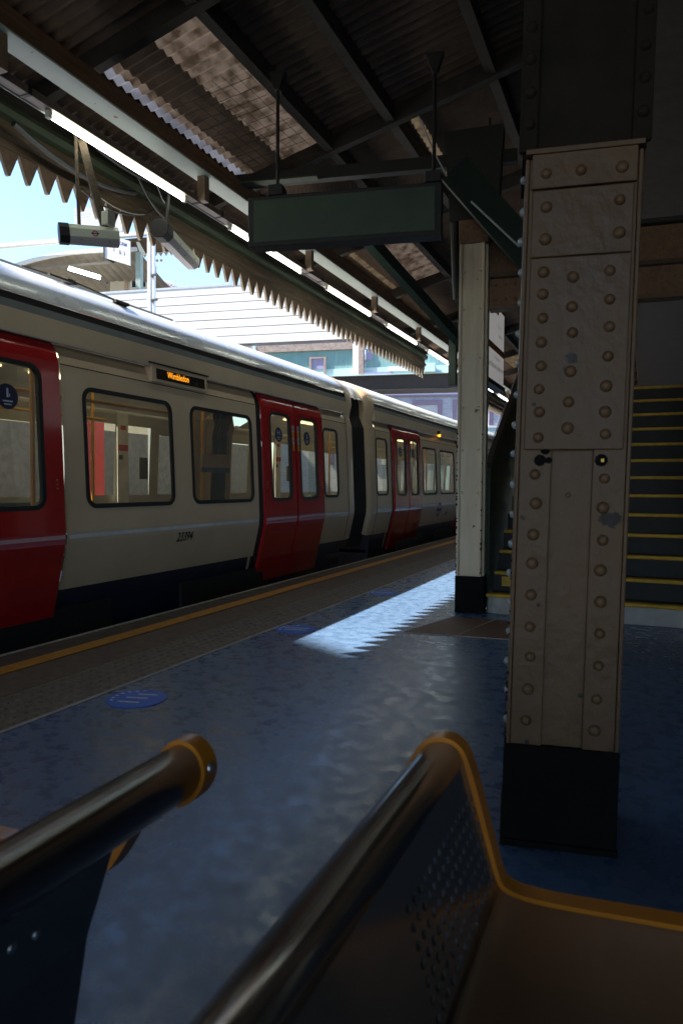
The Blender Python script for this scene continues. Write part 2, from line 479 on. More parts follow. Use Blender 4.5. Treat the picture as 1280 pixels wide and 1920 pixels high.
def add_each(name, mb, m, parent, **k):
    """one object for every separate piece of mb"""
    par = list(range(len(mb.v)))
    def find(i):
        while par[i] != i:
            par[i] = par[par[i]]; i = par[i]
        return i
    key = {}
    for i, p in enumerate(mb.v):
        q = (round(p[0], 4), round(p[1], 4), round(p[2], 4))
        if q in key: par[find(i)] = find(key[q])
        else: key[q] = i
    for f in mb.f:
        for j in f[1:]: par[find(j)] = find(f[0])
    groups = {}
    for f in mb.f: groups.setdefault(find(f[0]), []).append(f)
    for fs in groups.values():
        used = sorted({i for f in fs for i in f}); ix = {i: n_ for n_, i in enumerate(used)}
        b = MB(); b.v = [mb.v[i] for i in used]; b.f = [tuple(ix[i] for i in f) for f in fs]
        add(name, b, m, parent, **k)

def thing(name, label, cat, loc=(0, 0, 0), group=None):
    o = bpy.data.objects.new(name, None)
    COL.objects.link(o); o.location = loc
    o.empty_display_size = 0.2
    return tag(o, label, cat, group)

def tag(o, label, cat, group=None):
    o['label'] = label; o['category'] = cat
    if group: o['group'] = group
    return o

def struct(name, mb, m, **k):
    o = add(name, mb, m, **k); o['kind'] = 'structure'; return o

def put(name, me, m, parent, at, rotz=0.0):
    """another piece sharing mesh data"""
    o = bpy.data.objects.new(name, me); COL.objects.link(o); o.parent = parent
    o.location = Vector(at) - root_loc(parent)
    o.rotation_euler = (0, 0, rotz)
    if m is not None and not me.materials: me.materials.append(M[m])
    return o

def text_mesh(s, size, shear=0.0, squeeze=1.0, bold=0.0):
    c = bpy.data.curves.new('txt', 'FONT'); c.body = s; c.size = size; c.shear = shear
    c.align_x = 'CENTER'; c.align_y = 'CENTER'; c.offset = bold
    c.resolution_u = 3
    o = bpy.data.objects.new('txt', c); COL.objects.link(o)
    dg = bpy.context.evaluated_depsgraph_get()
    me = bpy.data.meshes.new_from_object(o.evaluated_get(dg))
    bpy.data.objects.remove(o); bpy.data.curves.remove(c)
    if squeeze != 1.0: me.transform(Matrix.Diagonal((squeeze, 1, 1, 1)))
    return me

def frame_xf(origin, ex, ey):
    ex = Vector(ex).normalized(); ey = Vector(ey).normalized(); ez = ex.cross(ey); o = Vector(origin)
    return Matrix(((ex.x, ey.x, ez.x, o.x), (ex.y, ey.y, ez.y, o.y), (ex.z, ey.z, ez.z, o.z), (0, 0, 0, 1)))

def rrect(y0, y1, z0, z1, r, n=5):
    pts = []
    for cy, cz, a0 in ((y1 - r, z1 - r, 0), (y0 + r, z1 - r, 90), (y0 + r, z0 + r, 180), (y1 - r, z0 + r, 270)):
        for k in range(n + 1):
            a = R(a0 + 90 * k / n)
            pts.append((cy + r * math.cos(a), cz + r * math.sin(a)))
    return pts

# ------------------------------------------------------------------ ground, tracks, platform
struct('ground', MB().quad((-300, -300, -1.3), (300, -300, -1.3), (300, 400, -1.3), (-300, 400, -1.3)), 'ground')
struct('trackbed', MB().box(-7.1, -3.66, -40, 90, -1.25, -1.02), 'ballast')
plat = struct('platform', MB().box(-3.52, 2.9, -14, 60, -1.29, -0.03), 'concrete')
add('floor_surface', MB().box(-2.462, 2.9, -14, 60, -0.028, 0.0), 'floor', plat)
add('edge_strip', MB().box(-2.488, -2.464, -14, 60, -0.028, 0.003), 'edgestrip', plat)
# tactile slabs with raised blisters (one shared mesh), plain pavers, coping stones
tb = MB().box(-0.196, 0.196, -0.198, 0.198, -0.028, 0.0)
for i in range(6):
    for j in range(6):
        tb.dome((-0.163 + i * 0.0652, -0.163 + j * 0.0652, 0), 0.018, 0.008, n=7, rings=2)
tme = tb.data('tactile_slab')
for k in range(66):
    put('tactile_slab', tme, 'tactile', plat, (-2.688, 0.2 + 0.402 * k, 0.0))
pme = MB().box(-0.165, 0.165, -0.298, 0.298, -0.028, 0.001).data('paving_slab')
for k in range(46):
    put('paving_slab', pme, 'paver', plat, (-3.053, 0.1 + 0.602 * k, random.uniform(-0.001, 0.001)))
cme = MB().box(-0.172, 0.172, -0.448, 0.448, -0.06, 0.0).data('coping_stone')
for k in range(32):
    put('coping_stone', cme, 'coping', plat, (-3.392, -0.5 + 0.902 * k, random.uniform(-0.0015, 0.0015)))
add('coping_run', MB().box(-3.564, -2.884, 28.4, 60, -0.06, -0.004), 'coping', plat)
add('edge_line', MB().box(-3.600, -3.566, -14, 60, -0.10, 0.004), 'edgeline', plat)
add('yellow_line', MB().box(-3.345, -3.215, -14, 60, 0.004, 0.007), 'yellow', plat)
# long repair seam in the floor beside the benches
add('floor_seam', MB().box(-0.788, -0.780, 0.2, 2.2, 0.0005, 0.0012), 'colblack', plat)

# brown two-panel cover at the stair foot
cov = thing('floor_cover', 'brown two-panel cover let into the floor at the foot of the stairs', 'floor cover', (-1.2, 5.0, 0))
def rowpt(s, t):       # s 0..1 across, t 0..1 away
    a = Vector((-1.565, 4.715, 0)); b = Vector((-0.70, 4.82, 0)); c = Vector((-1.394, 5.44, 0)); d = Vector((-0.62, 5.46, 0))
    return a.lerp(b, s).lerp(c.lerp(d, s), t)
for s0, s1 in ((0.0, 0.42), (0.44, 1.0)):
    ps = [rowpt(s0, 0), rowpt(s1, 0), rowpt(s1, 1), rowpt(s0, 1)]
    add('cover_plate', MB().loft([[p + Vector((0, 0, 0.0005)) for p in ps], [p + Vector((0, 0, 0.005)) for p in ps]]), 'plate', cov)
ps = [rowpt(0, -0.02), rowpt(1, -0.02), rowpt(1, -0.003), rowpt(0, -0.003)]
qs = [rowpt(0.424, 0), rowpt(0.436, 0), rowpt(0.436, 1), rowpt(0.424, 1)]
jm = MB()
for q in (ps, qs): jm.loft([[p + Vector((0, 0, 0.0005)) for p in q], [p + Vector((0, 0, 0.006)) for p in q]])
add('edge_trim', jm, 'joint', cov)

# round blue floor stickers
def floor_sticker(x, y, label, bars):
    t = thing('floor_sticker', label, 'floor sticker', (x, y, 0), 'round blue floor stickers')
    add('disc', MB().prism([(x + 0.145 * math.cos(a * math.pi / 16), y + 0.145 * math.sin(a * math.pi / 16)) for a in range(32)], 'z', 0.001, 0.004), 'sticker', t)
    pr = MB()
    ca, sa = math.cos(R(15)), math.sin(R(15))
    for (a, b, w) in bars:
        loc = [(a, b - 0.008), (a + w, b - 0.008), (a + w, b + 0.008), (a, b + 0.008)]
        pr.loft([[(x + p[0] * ca - p[1] * sa, y + p[0] * sa + p[1] * ca, z) for p in loc] for z in (0.0045, 0.0055)])
    for k in range(7):                                              # arc of small print round the rim
        a = R(110 + k * 18)
        cx_, cy_ = x + 0.118 * math.cos(a), y + 0.118 * math.sin(a)
        pr.box(cx_ - 0.009, cx_ + 0.009, cy_ - 0.006, cy_ + 0.006, 0.0045, 0.0055)
    add('print', pr, 'white_print', t)
BARS = [(-0.02, 0.065, 0.10), (-0.055, 0.005, 0.11), (-0.07, -0.06, 0.11)]
floor_sticker(-2.265, 2.69, 'round blue sticker nearest the camera on the dark floor', BARS)
floor_sticker(-2.31, 4.48, 'round blue sticker by the near tip of the sunlit patch', [(-0.09, 0.03, 0.18), (-0.08, -0.03, 0.16)])
floor_sticker(-2.32, 6.37, 'small far blue sticker between tactile strip and sunlit patch', [(-0.08, 0.0, 0.16)])

# ------------------------------------------------------------------ train
XC = -5.2                                                    # centre line of the train
SIDE = [(-0.04, -3.996), (0.62, -3.846), (0.70, -3.840), (0.90, -3.848), (1.40, -3.869), (1.92, -3.896), (1.985, -3.913), (2.04, -3.940), (2.075, -3.975)]
def side_x(z):
    for (z0, x0), (z1, x1) in zip(SIDE, SIDE[1:]):
        if z <= z1: return x0 + (x1 - x0) * (z - z0) / (z1 - z0)
    return SIDE[-1][1]
ROOF = [(2.345, -3.915), (2.40, -3.928), (2.46, -3.965), (2.53, -4.04), (2.61, -4.17), (2.675, -4.34), (2.725, -4.56), (2.765, -4.85), (2.785, -5.2)]

def side_panel(mb, y0, y1, z0, z1, off=0.0, mirror=False):
    """a strip of body skin between two heights, following the profile"""
    zs = sorted({z0, z1} | {z for z, _ in SIDE if z0 < z < z1})
    a = [(side_x(z) + off, z) for z in zs]
    if mirror: a = [(2 * XC - x, z) for x, z in a]
    i = len(mb.v); n = len(a)
    mb.v += [(x, y0, z) for x, z in a] + [(x, y1, z) for x, z in a]
    for k in range(n - 1): mb.f.append((i + k, i + k + 1, i + n + k + 1, i + n + k))

def curved_frame(y0, y1, z0, z1, r, w, off, depth=0.02):
    """rounded window rim lying on the body side"""
    outer = rrect(y0, y1, z0, z1, r); inner = rrect(y0 + w, y1 - w, z0 + w, z1 - w, max(0.02, r - w))
    mb = MB()
    lo = [[(side_x(z) + off, y, z) for y, z in outer], [(side_x(z) + off, y, z) for y, z in inner], [(side_x(z) + off - depth, y, z) for y, z in inner]]
    mb.loft([[(side_x(z) + off - depth, y, z) for y, z in outer]] + lo, True, False)
    return mb, inner

def pane_mb(inner, off):
    mb = MB(); i = len(mb.v)
    mb.v += [(side_x(z) + off, y, z) for y, z in inner]
    mb.f.append(tuple(range(i, i + len(inner))))
    return mb

GZ0, GZ1 = 0.868, 1.79          # saloon windows
def window(car, y0, y1, z0, z1, label=None, r=0.10, w=0.035):
    fr, inner = curved_frame(y0, y1, z0, z1, r, w, 0.006)
    f = add('window', fr, 'rubber', car)
    if label: f['label'] = label
    add('pane', pane_mb(inner, -0.006), 'glass', f)
    return f

def hole_skin(mb, y0, y1, w0, w1, z0, z1, zlo, zhi, off=0.0, e=0.031):
    """skin from y0..y1 with a window opening w0..w1, z0..z1"""
    side_panel(mb, y0, y1, zlo, z0 + e, off); side_panel(mb, y0, y1, z1 - e, zhi, off)
    side_panel(mb, y0, w0 + e, z0 + e, z1 - e, off); side_panel(mb, w1 - e, y1, z0 + e, z1 - e, off)

def door_leaf(car, y0, y1, wy0, wy1, hinge, icon):
    zb, zt = 0.87, 1.885
    mb = MB()
    hole_skin(mb, y0, y1, wy0, wy1, zb, zt, -0.04, 2.075, 0.004, 0.028)
    d = add('door', mb, 'red', car)
    so = d.modifiers.new('thick', 'SOLIDIFY'); so.thickness = 0.03; so.offset = 0
    fr, inner = curved_frame(wy0, wy1, zb, zt, 0.10, 0.033, 0.022, 0.03)
    add('window_rim', fr, 'rubber', d)
    add('pane', pane_mb(inner, 0.004), 'glass', d)
    sm = MB(); side_panel(sm, y0 + 0.004, y1 - 0.004, 0.655, 0.683, 0.0215)
    add('stripe', sm, 'stripe_p', d)
    # round notice on the glass, with a white figure and two lines of print
    cy, cz, rr = (wy0 + wy1) / 2 - 0.03, 1.63, 0.085
    pts = [(cy + rr * math.cos(a * math.pi / 12), cz + rr * math.sin(a * math.pi / 12)) for a in range(24)]
    add('sticker', pane_mb(pts, 0.010), 'sticker_navy', d)
    ic = MB()
    def bit(a, b, c, e): ic.quad(*[(side_x(cz + q) + 0.012, cy + p, cz + q) for p, q in ((a, c), (b, c), (b, e), (a, e))])
    if icon == 0:
        bit(-0.035, -0.022, -0.005, 0.05); bit(0.022, 0.035, -0.005, 0.05); bit(-0.024, 0.024, 0.018, 0.028)
    else:
        bit(-0.008, 0.008, -0.005, 0.055); bit(0.012, 0.02, 0.0, 0.02)
    bit(-0.04, 0.04, -0.036, -0.026); bit(-0.03, 0.03, -0.056, -0.048)
    add('sticker_print', ic, 'white_print', d)
    # warning labels on the meeting edge and the small button
    ye = y1 - 0.075 if hinge < 0 else y0 + 0.02
    lb = MB(); side_panel(lb, ye, ye + 0.05, 1.46, 1.76, 0.0215)
    add('warning_label', lb, 'yellow_label', d)
    lw = MB()
    for z in (1.685, 1.545): side_panel(lw, ye, ye + 0.05, z, z + 0.07, 0.0225)
    add('warning_print', lw, 'white_print', d)
    lk = MB()
    for z in (1.70, 1.56):
        lk.quad(*[(side_x(z) + 0.0245, ye + p, z + q) for p, q in ((0.014, 0), (0.036, 0), (0.030, 0.045), (0.020, 0.045))])
    add('warning_figure', lk, 'ink', d)
    yb = y0 + 0.05 if hinge < 0 else y1 - 0.06
    bt = MB()
    for z in (1.08, 1.05, 1.02): bt.dome((side_x(z) + 0.019, yb, z), 0.009, 0.004, (1, 0, 0), 8, 2)
    add('door_button', bt, 'brass', d)

def door_pair(car, y):          # y = left end of the black surround, 1.76 m in all
    sm = MB()
    for a, b in ((y, y + 0.118), (y + 0.868, y + 0.905), (y + 1.652, y + 1.685)):
        side_panel(sm, a, b, -0.06, 2.09, -0.012)
    add_each('door_seal', sm, 'rubber', car)
    door_leaf(car, y + 0.118, y + 0.868, y + 0.255, y + 0.765, -1, 0)
    door_leaf(car, y + 0.905, y + 1.652, y + 0.985, y + 1.49, 1, 1)
    # cream door-post ends below the body side
    pm = MB(); side_panel(pm, y - 0.09, y - 0.04, 0.02, 0.27, -0.006)
    add('door_post', pm, 'cream', car)

def build_car(y0, y1, doors, wins, small, label, number=None, disp=None, roundel=None, lamp=None):
    car = thing('train_carriage', label, 'train carriage', (XC, (y0 + y1) / 2, -1.02), 'carriages of the red and cream train')
    # body side
    body = MB()
    cuts = sorted([(d, d + 1.685, 'd') for d in doors] + [(a, b, 'w') for a, b in wins] + [(a, b, 's') for a, b in small])
    y = y0 + 0.30
    for a, b, k in cuts:
        if k == 'd':
            if a > y: side_panel(body, y, a, 0.272, 2.075)
            y = b
        else:
            hole_skin(body, y, b + 0.02, a, b, GZ0, GZ1 + (0.02 if k == 's' else 0), 0.272, 2.075)
            y = b + 0.02
    side_panel(body, y, y1 - 0.30, 0.272, 2.075)
    add_each('body_side', body, 'cream', car)
    # seam above the windows
    sm = MB()
    segs = []
    y = y0 + 0.31
    for d in sorted(doors):
        segs.append((y, d)); y = d + 1.685
    segs.append((y, y1 - 0.31))
    for a, b in segs: side_panel(sm, a, b, 1.918, 1.926, 0.0015)
    add_each('body_seam', sm, 'dark', car)
    st = MB()
    for a, b in segs:
        if b - a > 0.3: side_panel(st, a + 0.02, b - 0.02, 0.652, 0.68, 0.003)
    add_each('waist_stripe', st, 'stripe_w', car)
    # cantrail over doors, grey gutter band, dark slot
    cr = MB().prism([(-3.884, 2.062), (-3.879, 2.07), (-3.892, 2.228), (-3.93, 2.228), (-3.99, 2.10), (-3.99, 2.08)], 'y', y0 + 0.28, y1 - 0.28)
    add('cantrail', cr, 'cream_dark', car)
    add('grey_band', MB().prism([(-3.897, 2.229), (-3.903, 2.285), (-3.98, 2.285), (-3.98, 2.229)], 'y', y0 + 0.28, y1 - 0.28), 'greyband', car)
    add('gutter', MB().prism([(-3.93, 2.286), (-3.925, 2.338), (-3.98, 2.338), (-3.98, 2.286)], 'y', y0 + 0.28, y1 - 0.28), 'dark', car)
    # roof with its rolled ends
    full = [(x, z) for z, x in ROOF] + [(2 * XC - x, z) for z, x in reversed(ROOF[:-1])]
    rings = []
    for yy, k in ((y0 + 0.10, 0.955), (y0 + 0.2, 0.985), (y0 + 0.36, 1.0), (y1 - 0.36, 1.0), (y1 - 0.2, 0.985), (y1 - 0.10, 0.955)):
        rings.append([(XC + (x - XC) * k, yy, 2.30 + (z - 2.30) * k) for x, z in full])
    ro = MB().loft(rings, False)
    add('roof', ro, 'roofwhite', car, smooth=True)
    # rounded cab-less ends
    prof = [(side_x(z), z) for z in (0.272, 0.62, 0.70, 1.4, 1.92, 2.04)] + [(-3.90, 2.22), (-3.915, 2.345)] + [(x, z) for z, x in ROOF[1:]]
    prof = prof + [(2 * XC - x, z) for x, z in reversed(prof[:-1])]
    for ye, sg in ((y0, 1), (y1, -1)):
        rr = [[(XC + (x - XC) * k - 0.0, ye + sg * dy, 1.3 + (z - 1.3) * (1 - (1 - k) * 0.6)) for x, z in prof] for dy, k in ((0.30, 1.0), (0.12, 0.997), (0.04, 0.985), (0.0, 0.955), (0.02, 0.86))]
        add('end_cowl', MB().loft(rr, False), 'cream', car, smooth=True)
        gp = MB(); side_panel(gp, ye + sg * 0.30 - 0.008, ye + sg * 0.30 + 0.008, 0.272, 2.06, 0.004)
        add('end_seam', gp, 'rubber', car)
    # dark skirt and underframe
    sk = MB()
    sk.loft([[(-3.965, yy, 0.272), (-3.99, yy, 0.10), (-4.01, yy, -0.25), (-4.10, yy, -0.40), (-6.3, yy, -0.40), (-6.39, yy, -0.25), (-6.41, yy, 0.10), (-6.43, yy, 0.272)] for yy in (y0 + 0.3, y1 - 0.3)])
    add('underframe', sk, 'navy', car)
    eb = MB()
    for k in range(5):
        ya = y0 + 1.6 + k * (y1 - y0 - 3.2) / 5
        eb.box(-3.985, -3.95, ya, ya + 1.5, -0.32, 0.13)
    add_each('equipment_box', eb, 'dark', car)
    wb = MB()
    for cy in (y0 + 2.4, y0 + 4.6, y1 - 4.6, y1 - 2.4):
        wb.tube([(-4.45, cy, -0.62), (-4.58, cy, -0.62)], 0.40, 20)
        wb.tube([(-5.95, cy, -0.62), (-5.82, cy, -0.62)], 0.40, 20)
        wb.tube([(-4.58, cy, -0.62), (-5.82, cy, -0.62)], 0.08, 8)
    add_each('wheelset', wb, 'dark', car)
    # interior
    inn = MB().box(-6.36, -4.04, y0 + 0.3, y1 - 0.3, -0.02, 0.03)
    add('interior_floor', inn, 'int_floor', car)
    ce = MB().loft([[(-4.0, yy, 2.02), (-4.25, yy, 2.14), (-4.7, yy, 2.20), (-5.7, yy, 2.20), (-6.15, yy, 2.14), (-6.4, yy, 2.02)] for yy in (y0 + 0.3, y1 - 0.3)], False)
    add('interior_ceiling', ce, 'int_wall', car)
    fl = MB()
    for k in range(int((y1 - y0 - 1.2) / 1.5)):
        for xx in (-4.72, -5.68):
            fl.box(xx - 0.05, xx + 0.05, y0 + 0.7 + k * 1.5, y0 + 1.8 + k * 1.5, 2.165, 2.185)
    add_each('ceiling_light', fl, 'trainlight', car)
    fb = MB()                                                        # far side skin with its openings
    yy = y0 + 0.3
    for a, b, k in cuts:
        if k == 'd':
            for (p, q, m0, m1) in ((yy, a + 0.13, None, None), (a + 0.13, a + 0.88, a + 0.255, a + 0.765), (a + 0.88, a + 1.685, a + 0.985, a + 1.49)):
                if m0 is None: side_panel(fb, p, q, 0.0, 2.06, 0, True)
                else:
                    side_panel(fb, p, q, 0.0, 0.9, 0, True); side_panel(fb, p, q, 1.85, 2.06, 0, True)
                    side_panel(fb, p, m0, 0.9, 1.85, 0, True); side_panel(fb, m1, q, 0.9, 1.85, 0, True)
            yy = b
        else:
            side_panel(fb, yy, b, 0.0, GZ0 + 0.03, 0, True); side_panel(fb, yy, b, GZ1 - 0.03, 2.06, 0, True)
            side_panel(fb, yy, a, GZ0 + 0.03, GZ1 - 0.03, 0, True); yy = b
    side_panel(fb, yy, y1 - 0.3, 0.0, 2.06, 0, True)
    add('far_side', fb, 'int_wall', car)
    se = MB(); sb = MB(); po = MB(); dg = MB()
    for a, b in segs:
        if b - a > 1.6:
            for sx in (1, -1):
                xo = -3.98 if sx > 0 else -6.42
                xi = xo - sx * 0.45
                se.box(min(xo, xi), max(xo, xi), a + 0.35, b - 0.35, 0.36, 0.48)
                xb = xo - sx * 0.10
                sb.box(min(xo, xb), max(xo, xb), a + 0.35, b - 0.35, 0.48, 0.84)
                for yy in (a + 0.30, b - 0.30):
                    xq = xo - sx * 0.52
                    dg.quad((xo - sx * 0.05, yy, 0.5), (xq, yy, 0.5), (xq, yy, 1.75), (xo - sx * 0.05, yy, 1.75))
                    po.tube([(xq, yy, 0.03), (xq, yy, 2.12)], 0.019, 8)
                po.tube([(xo - sx * 0.62, a + 0.2, 1.80), (xo - sx * 0.62, b - 0.2, 1.80)], 0.017, 8)
    for d in doors:
        po.tube([(XC, d + 0.88, 0.03), (XC, d + 0.88, 2.19)], 0.02, 8)
    add_each('seat_cushion', se, 'seat', car); add_each('seat_back', sb, 'seat', car)
    add_each('grab_pole', po, 'pole', car, smooth=True); add_each('draught_screen', dg, 'screen_panel', car)
    ns = MB()
    for d in doors:
        ns.box(-6.475, -6.465, d + 0.785, d + 0.965, 1.50, 1.58); ns.box(-6.475, -6.465, d + 0.83, d + 0.92, 1.78, 1.84)
    add_each('door_notice', ns, 'notice_red', car)
    pn = MB(); nb = MB()
    for d in doors:
        pn.box(-6.49, -6.476, d + 0.77, d + 0.98, 0.05, 2.0)
        nb.box(-6.475, -6.466, d + 0.79, d + 0.86, 1.38, 1.44); nb.box(-6.45, -6.44, d + 1.16, d + 1.34, 1.12, 1.42)
    add_each('door_pillar', pn, 'white_ink', car); add_each('door_poster', nb, 'int_dark', car)
    # near-side windows and doors
    for a, b in wins: window(car, a, b, GZ0, GZ1)
    for a, b in small: window(car, a, b, GZ0 + 0.02, GZ1 + 0.02, r=0.09, w=0.032)
    for d in doors: door_pair(car, d)
    if disp:
        a, b = disp
        bx = MB().prism([(-3.866, 1.935), (-3.873, 2.085), (-3.95, 2.085), (-3.95, 1.935)], 'y', a, b)
        db = add('destination_display', bx, 'cream', car, bevel=0.004)
        add('display_screen', MB().prism([(-3.862, 1.962), (-3.868, 2.052), (-3.88, 2.052), (-3.88, 1.962)], 'y', a + 0.06, b - 0.045), 'screen', db)
        tm = text_mesh('Wimbledon', 0.082, 0, 0.80, 0.0)
        add('display_text', tm, 'amber', db, xf=frame_xf((-3.860, a + 0.36, 2.012), (0, 1, 0), (-0.035, 0, 1)))
        add('display_hood', MB().prism([(-3.862, 2.086), (-3.862, 2.098), (-3.90, 2.098), (-3.90, 2.086)], 'y', a - 0.03, b + 0.02), 'dark', db)
    if number:
        tm = text_mesh(number[0], 0.118, 0.22, 0.80, 0.002)
        add('fleet_number', tm, 'ink', car, xf=frame_xf((-3.8505, number[1], 0.572), (0, 1, 0), (side_x(0.65) - side_x(0.5), 0, 0.15)))
    if roundel:
        rg = MB(); zc = 0.56; yc = roundel
        o_ = [(yc + 0.15 * math.cos(R(a * 15)), zc + 0.15 * math.sin(R(a * 15))) for a in range(24)]
        i_ = [(yc + 0.10 * math.cos(R(a * 15)), zc + 0.10 * math.sin(R(a * 15))) for a in range(24)]
        rg.loft([[(side_x(z) + 0.004, y, z) for y, z in o_], [(side_x(z) + 0.004, y, z) for y, z in i_]], True, False)
        rr_ = add('roundel_ring', rg, 'redink', car)
        bb = MB(); side_panel(bb, yc - 0.19, yc + 0.19, zc - 0.03, zc + 0.03, 0.007)
        add('roundel_bar', bb, 'blueink', rr_)
        tm = text_mesh('23397', 0.10, 0.22, 0.8, 0.002)
        add('fleet_number', tm, 'ink', car, xf=frame_xf((side_x(0.46) + 0.004, yc + 0.62, 0.46), (0, 1, 0), (0.034, 0, 0.15)))
    if lamp:
        lb = MB().box(-3.90, -3.845, lamp - 0.05, lamp + 0.05, 2.09, 2.16)
        lo = add('door_lamp', lb, 'dark', car)
        add('lamp_lens', MB().dome((-3.86, lamp, 2.085), 0.036, 0.05, (0.4, 0, -1), 10, 3), 'amber_lamp', lo)
    return car

car1 = build_car(-6.0, 9.36, [-2.30, 2.135, 6.57], [(-0.40, 0.68), (0.94, 2.03), (4.02, 5.10), (5.365, 6.47), (-4.9, -3.8), (-3.5, -2.42)], [(8.26, 8.745), (-5.55, -5.07)],
                 'red and cream carriage in the foreground with amber destination display and number', number=('23394', 5.24), disp=(4.81, 5.625))
car2 = build_car(9.90, 25.2, [10.905, 15.35, 19.8], [(12.70, 13.66), (13.90, 15.10), (17.15, 18.2), (18.45, 19.55), (21.6, 22.7), (22.95, 24.0)], [(10.21, 10.745), (24.3, 24.78)],
                 'second red and cream carriage beyond the gangway with lit amber side lamp', roundel=13.83, lamp=13.78)
rb = MB()
rb.box(-4.30, -4.24, 4.25, 4.33, 2.66, 2.69).box(-4.12, -4.08, 4.62, 4.78, 2.575, 2.60).box(-4.22, -4.19, 4.02, 4.30, 2.645, 2.66)
rb.tube([(-4.35, 3.9, 2.70), (-4.30, 4.15, 2.69), (-4.20, 4.30, 2.66), (-4.10, 4.70, 2.59)], 0.007, 6)
add_each('roof_fitting', rb, 'dark', car1)
add('roof_rail', MB().box(-4.78, -4.70, 3.2, 6.2, 2.765, 2.83), 'greyband', car1)
add('interior_notice', MB().box(-4.52, -4.51, 6.45, 7.0, 1.22, 1.40), 'white_ink', car1)  # white panel with blue band below, modelling a reflection in the window glass
add('notice_band', MB().box(-4.519, -4.505, 6.45, 7.0, 1.19, 1.245), 'sticker', car1)  # blue lower part of the modelled reflection
# gangway between the carriages (hung on the first one)
gw = MB()
gp = [(side_x(z) - 0.05, z) for z in (0.12, 0.62, 0.72, 1.4, 1.92, 2.1)] + [(-4.03, 2.3), (-4.09, 2.43), (-4.2, 2.55), (-4.38, 2.63), (-4.7, 2.69), (-5.2, 2.71)]
gp = gp + [(2 * XC - x, z) for x, z in reversed(gp[:-1])]
rings = []
for k in range(29):
    y = 9.34 + 0.58 * k / 28
    s = 1.0 if k % 4 in (0, 1) else 0.965
    rings.append([(XC + (x - XC) * s, y, 1.2 + (z - 1.2) * (1 - (1 - s) * 0.6)) for x, z in gp])
add('gangway_bellows', gw.loft(rings, False), 'bellows', car1)
fr = MB()
top = [(-3.985, 2.34), (-4.02, 2.41), (-4.10, 2.52), (-4.24, 2.62), (-4.42, 2.69), (-4.7, 2.74), (-5.2, 2.765)]
top = top + [(2 * XC - x, z) for x, z in reversed(top[:-1])]
for ya, yb in ((9.31, 9.60), (9.62, 9.96)):
    fr.loft([[(XC + (x - XC) * s, y, z + dz) for x, z in top] for y, s, dz in ((ya, 0.985, -0.01), (ya + 0.03, 1.0, 0), (yb - 0.03, 1.0, 0), (yb, 0.985, -0.01))], False)
add('gangway_fairing', fr, 'roofwhite', car1, smooth=True)

# ------------------------------------------------------------------ island canopy: roof, fascia, pointed valance, beams
can = thing('platform_canopy', 'dark platform canopy overhead with pointed valance boards along its train side', 'canopy', (-0.3, 10, 3.4))
XV = -4.05
def roof_z(x): return 3.75 + (x + 4.3) * 0.24 if x < -0.3 else 3.75 + 4.0 * 0.24 - (x + 0.3) * 0.24
def corr_sheet(x0, x1, ly, n):
    """corrugated strip, ridges running down the slope"""
    mb = MB(); i = 0
    pts = []
    for k in range(n * 4 + 1):
        y = ly * k / (n * 4)
        pts.append((y, 0.014 * math.sin(k * math.pi / 2)))
    for y, dz in pts: mb.v.append((x0, y, roof_z(x0) + dz))
    for y, dz in pts: mb.v.append((x1, y, roof_z(x1) + dz))
    m_ = len(pts)
    for k in range(m_ - 1): mb.f.append((k, k + 1, m_ + k + 1, m_ + k))
    return mb
BAY = 2.03
bands = [(-4.10, -3.54, 'roofsheet'), (-3.54, -3.47, 'slotA'), (-3.47, -3.40, 'slotB'), (-3.40, -3.10, 'roofsheet'), (-3.10, -2.72, 'lightC'),
         (-2.72, -1.98, 'roofsheet'), (-1.98, -1.90, 'lightD'), (-1.90, -0.30, 'roofsheet')]
meshes = {}
y_first = 1.66
for bi in range(-4, 22):
    yb = y_first + BAY * bi
    for x0, x1, kind in bands:
        mk = kind
        if kind == 'slotA': mk = 'skylight_blue' if bi in (1, 6) else 'roofsheet'
        if kind == 'slotB': mk = 'skylight' if bi in (1,) else ('skylight_dim' if bi in (3,) else 'roofsheet')
        if kind == 'lightC': mk = 'skylight' if bi in (1, 3) else ('skylight_dim' if bi in (5, 7) else 'roofsheet')
        if kind == 'lightD': mk = 'skylight_dim' if bi in (2, 5) else 'roofsheet'
        key = (x0, mk)
        if key not in meshes:
            me = corr_sheet(x0, x1, BAY, 22).data('roof_sheet'); me.materials.append(M[mk]); meshes[key] = me
        o = bpy.data.objects.new('skylight_sheet' if 'sky' in mk else 'roof_sheet', meshes[key]); COL.objects.link(o); o.parent = can
        o.location = Vector((0, yb, 0)) - root_loc(can)
back = MB()
for bi in range(-4, 22):
    pass
back.loft([[(-0.30, y, roof_z(-0.3)), (3.6, y, roof_z(3.6))] for y in (y_first - 4 * BAY, y_first + 22 * BAY)], False)
add('roof_slope', back, 'roofdark', can)
YA, YB = -7.0, 45.0
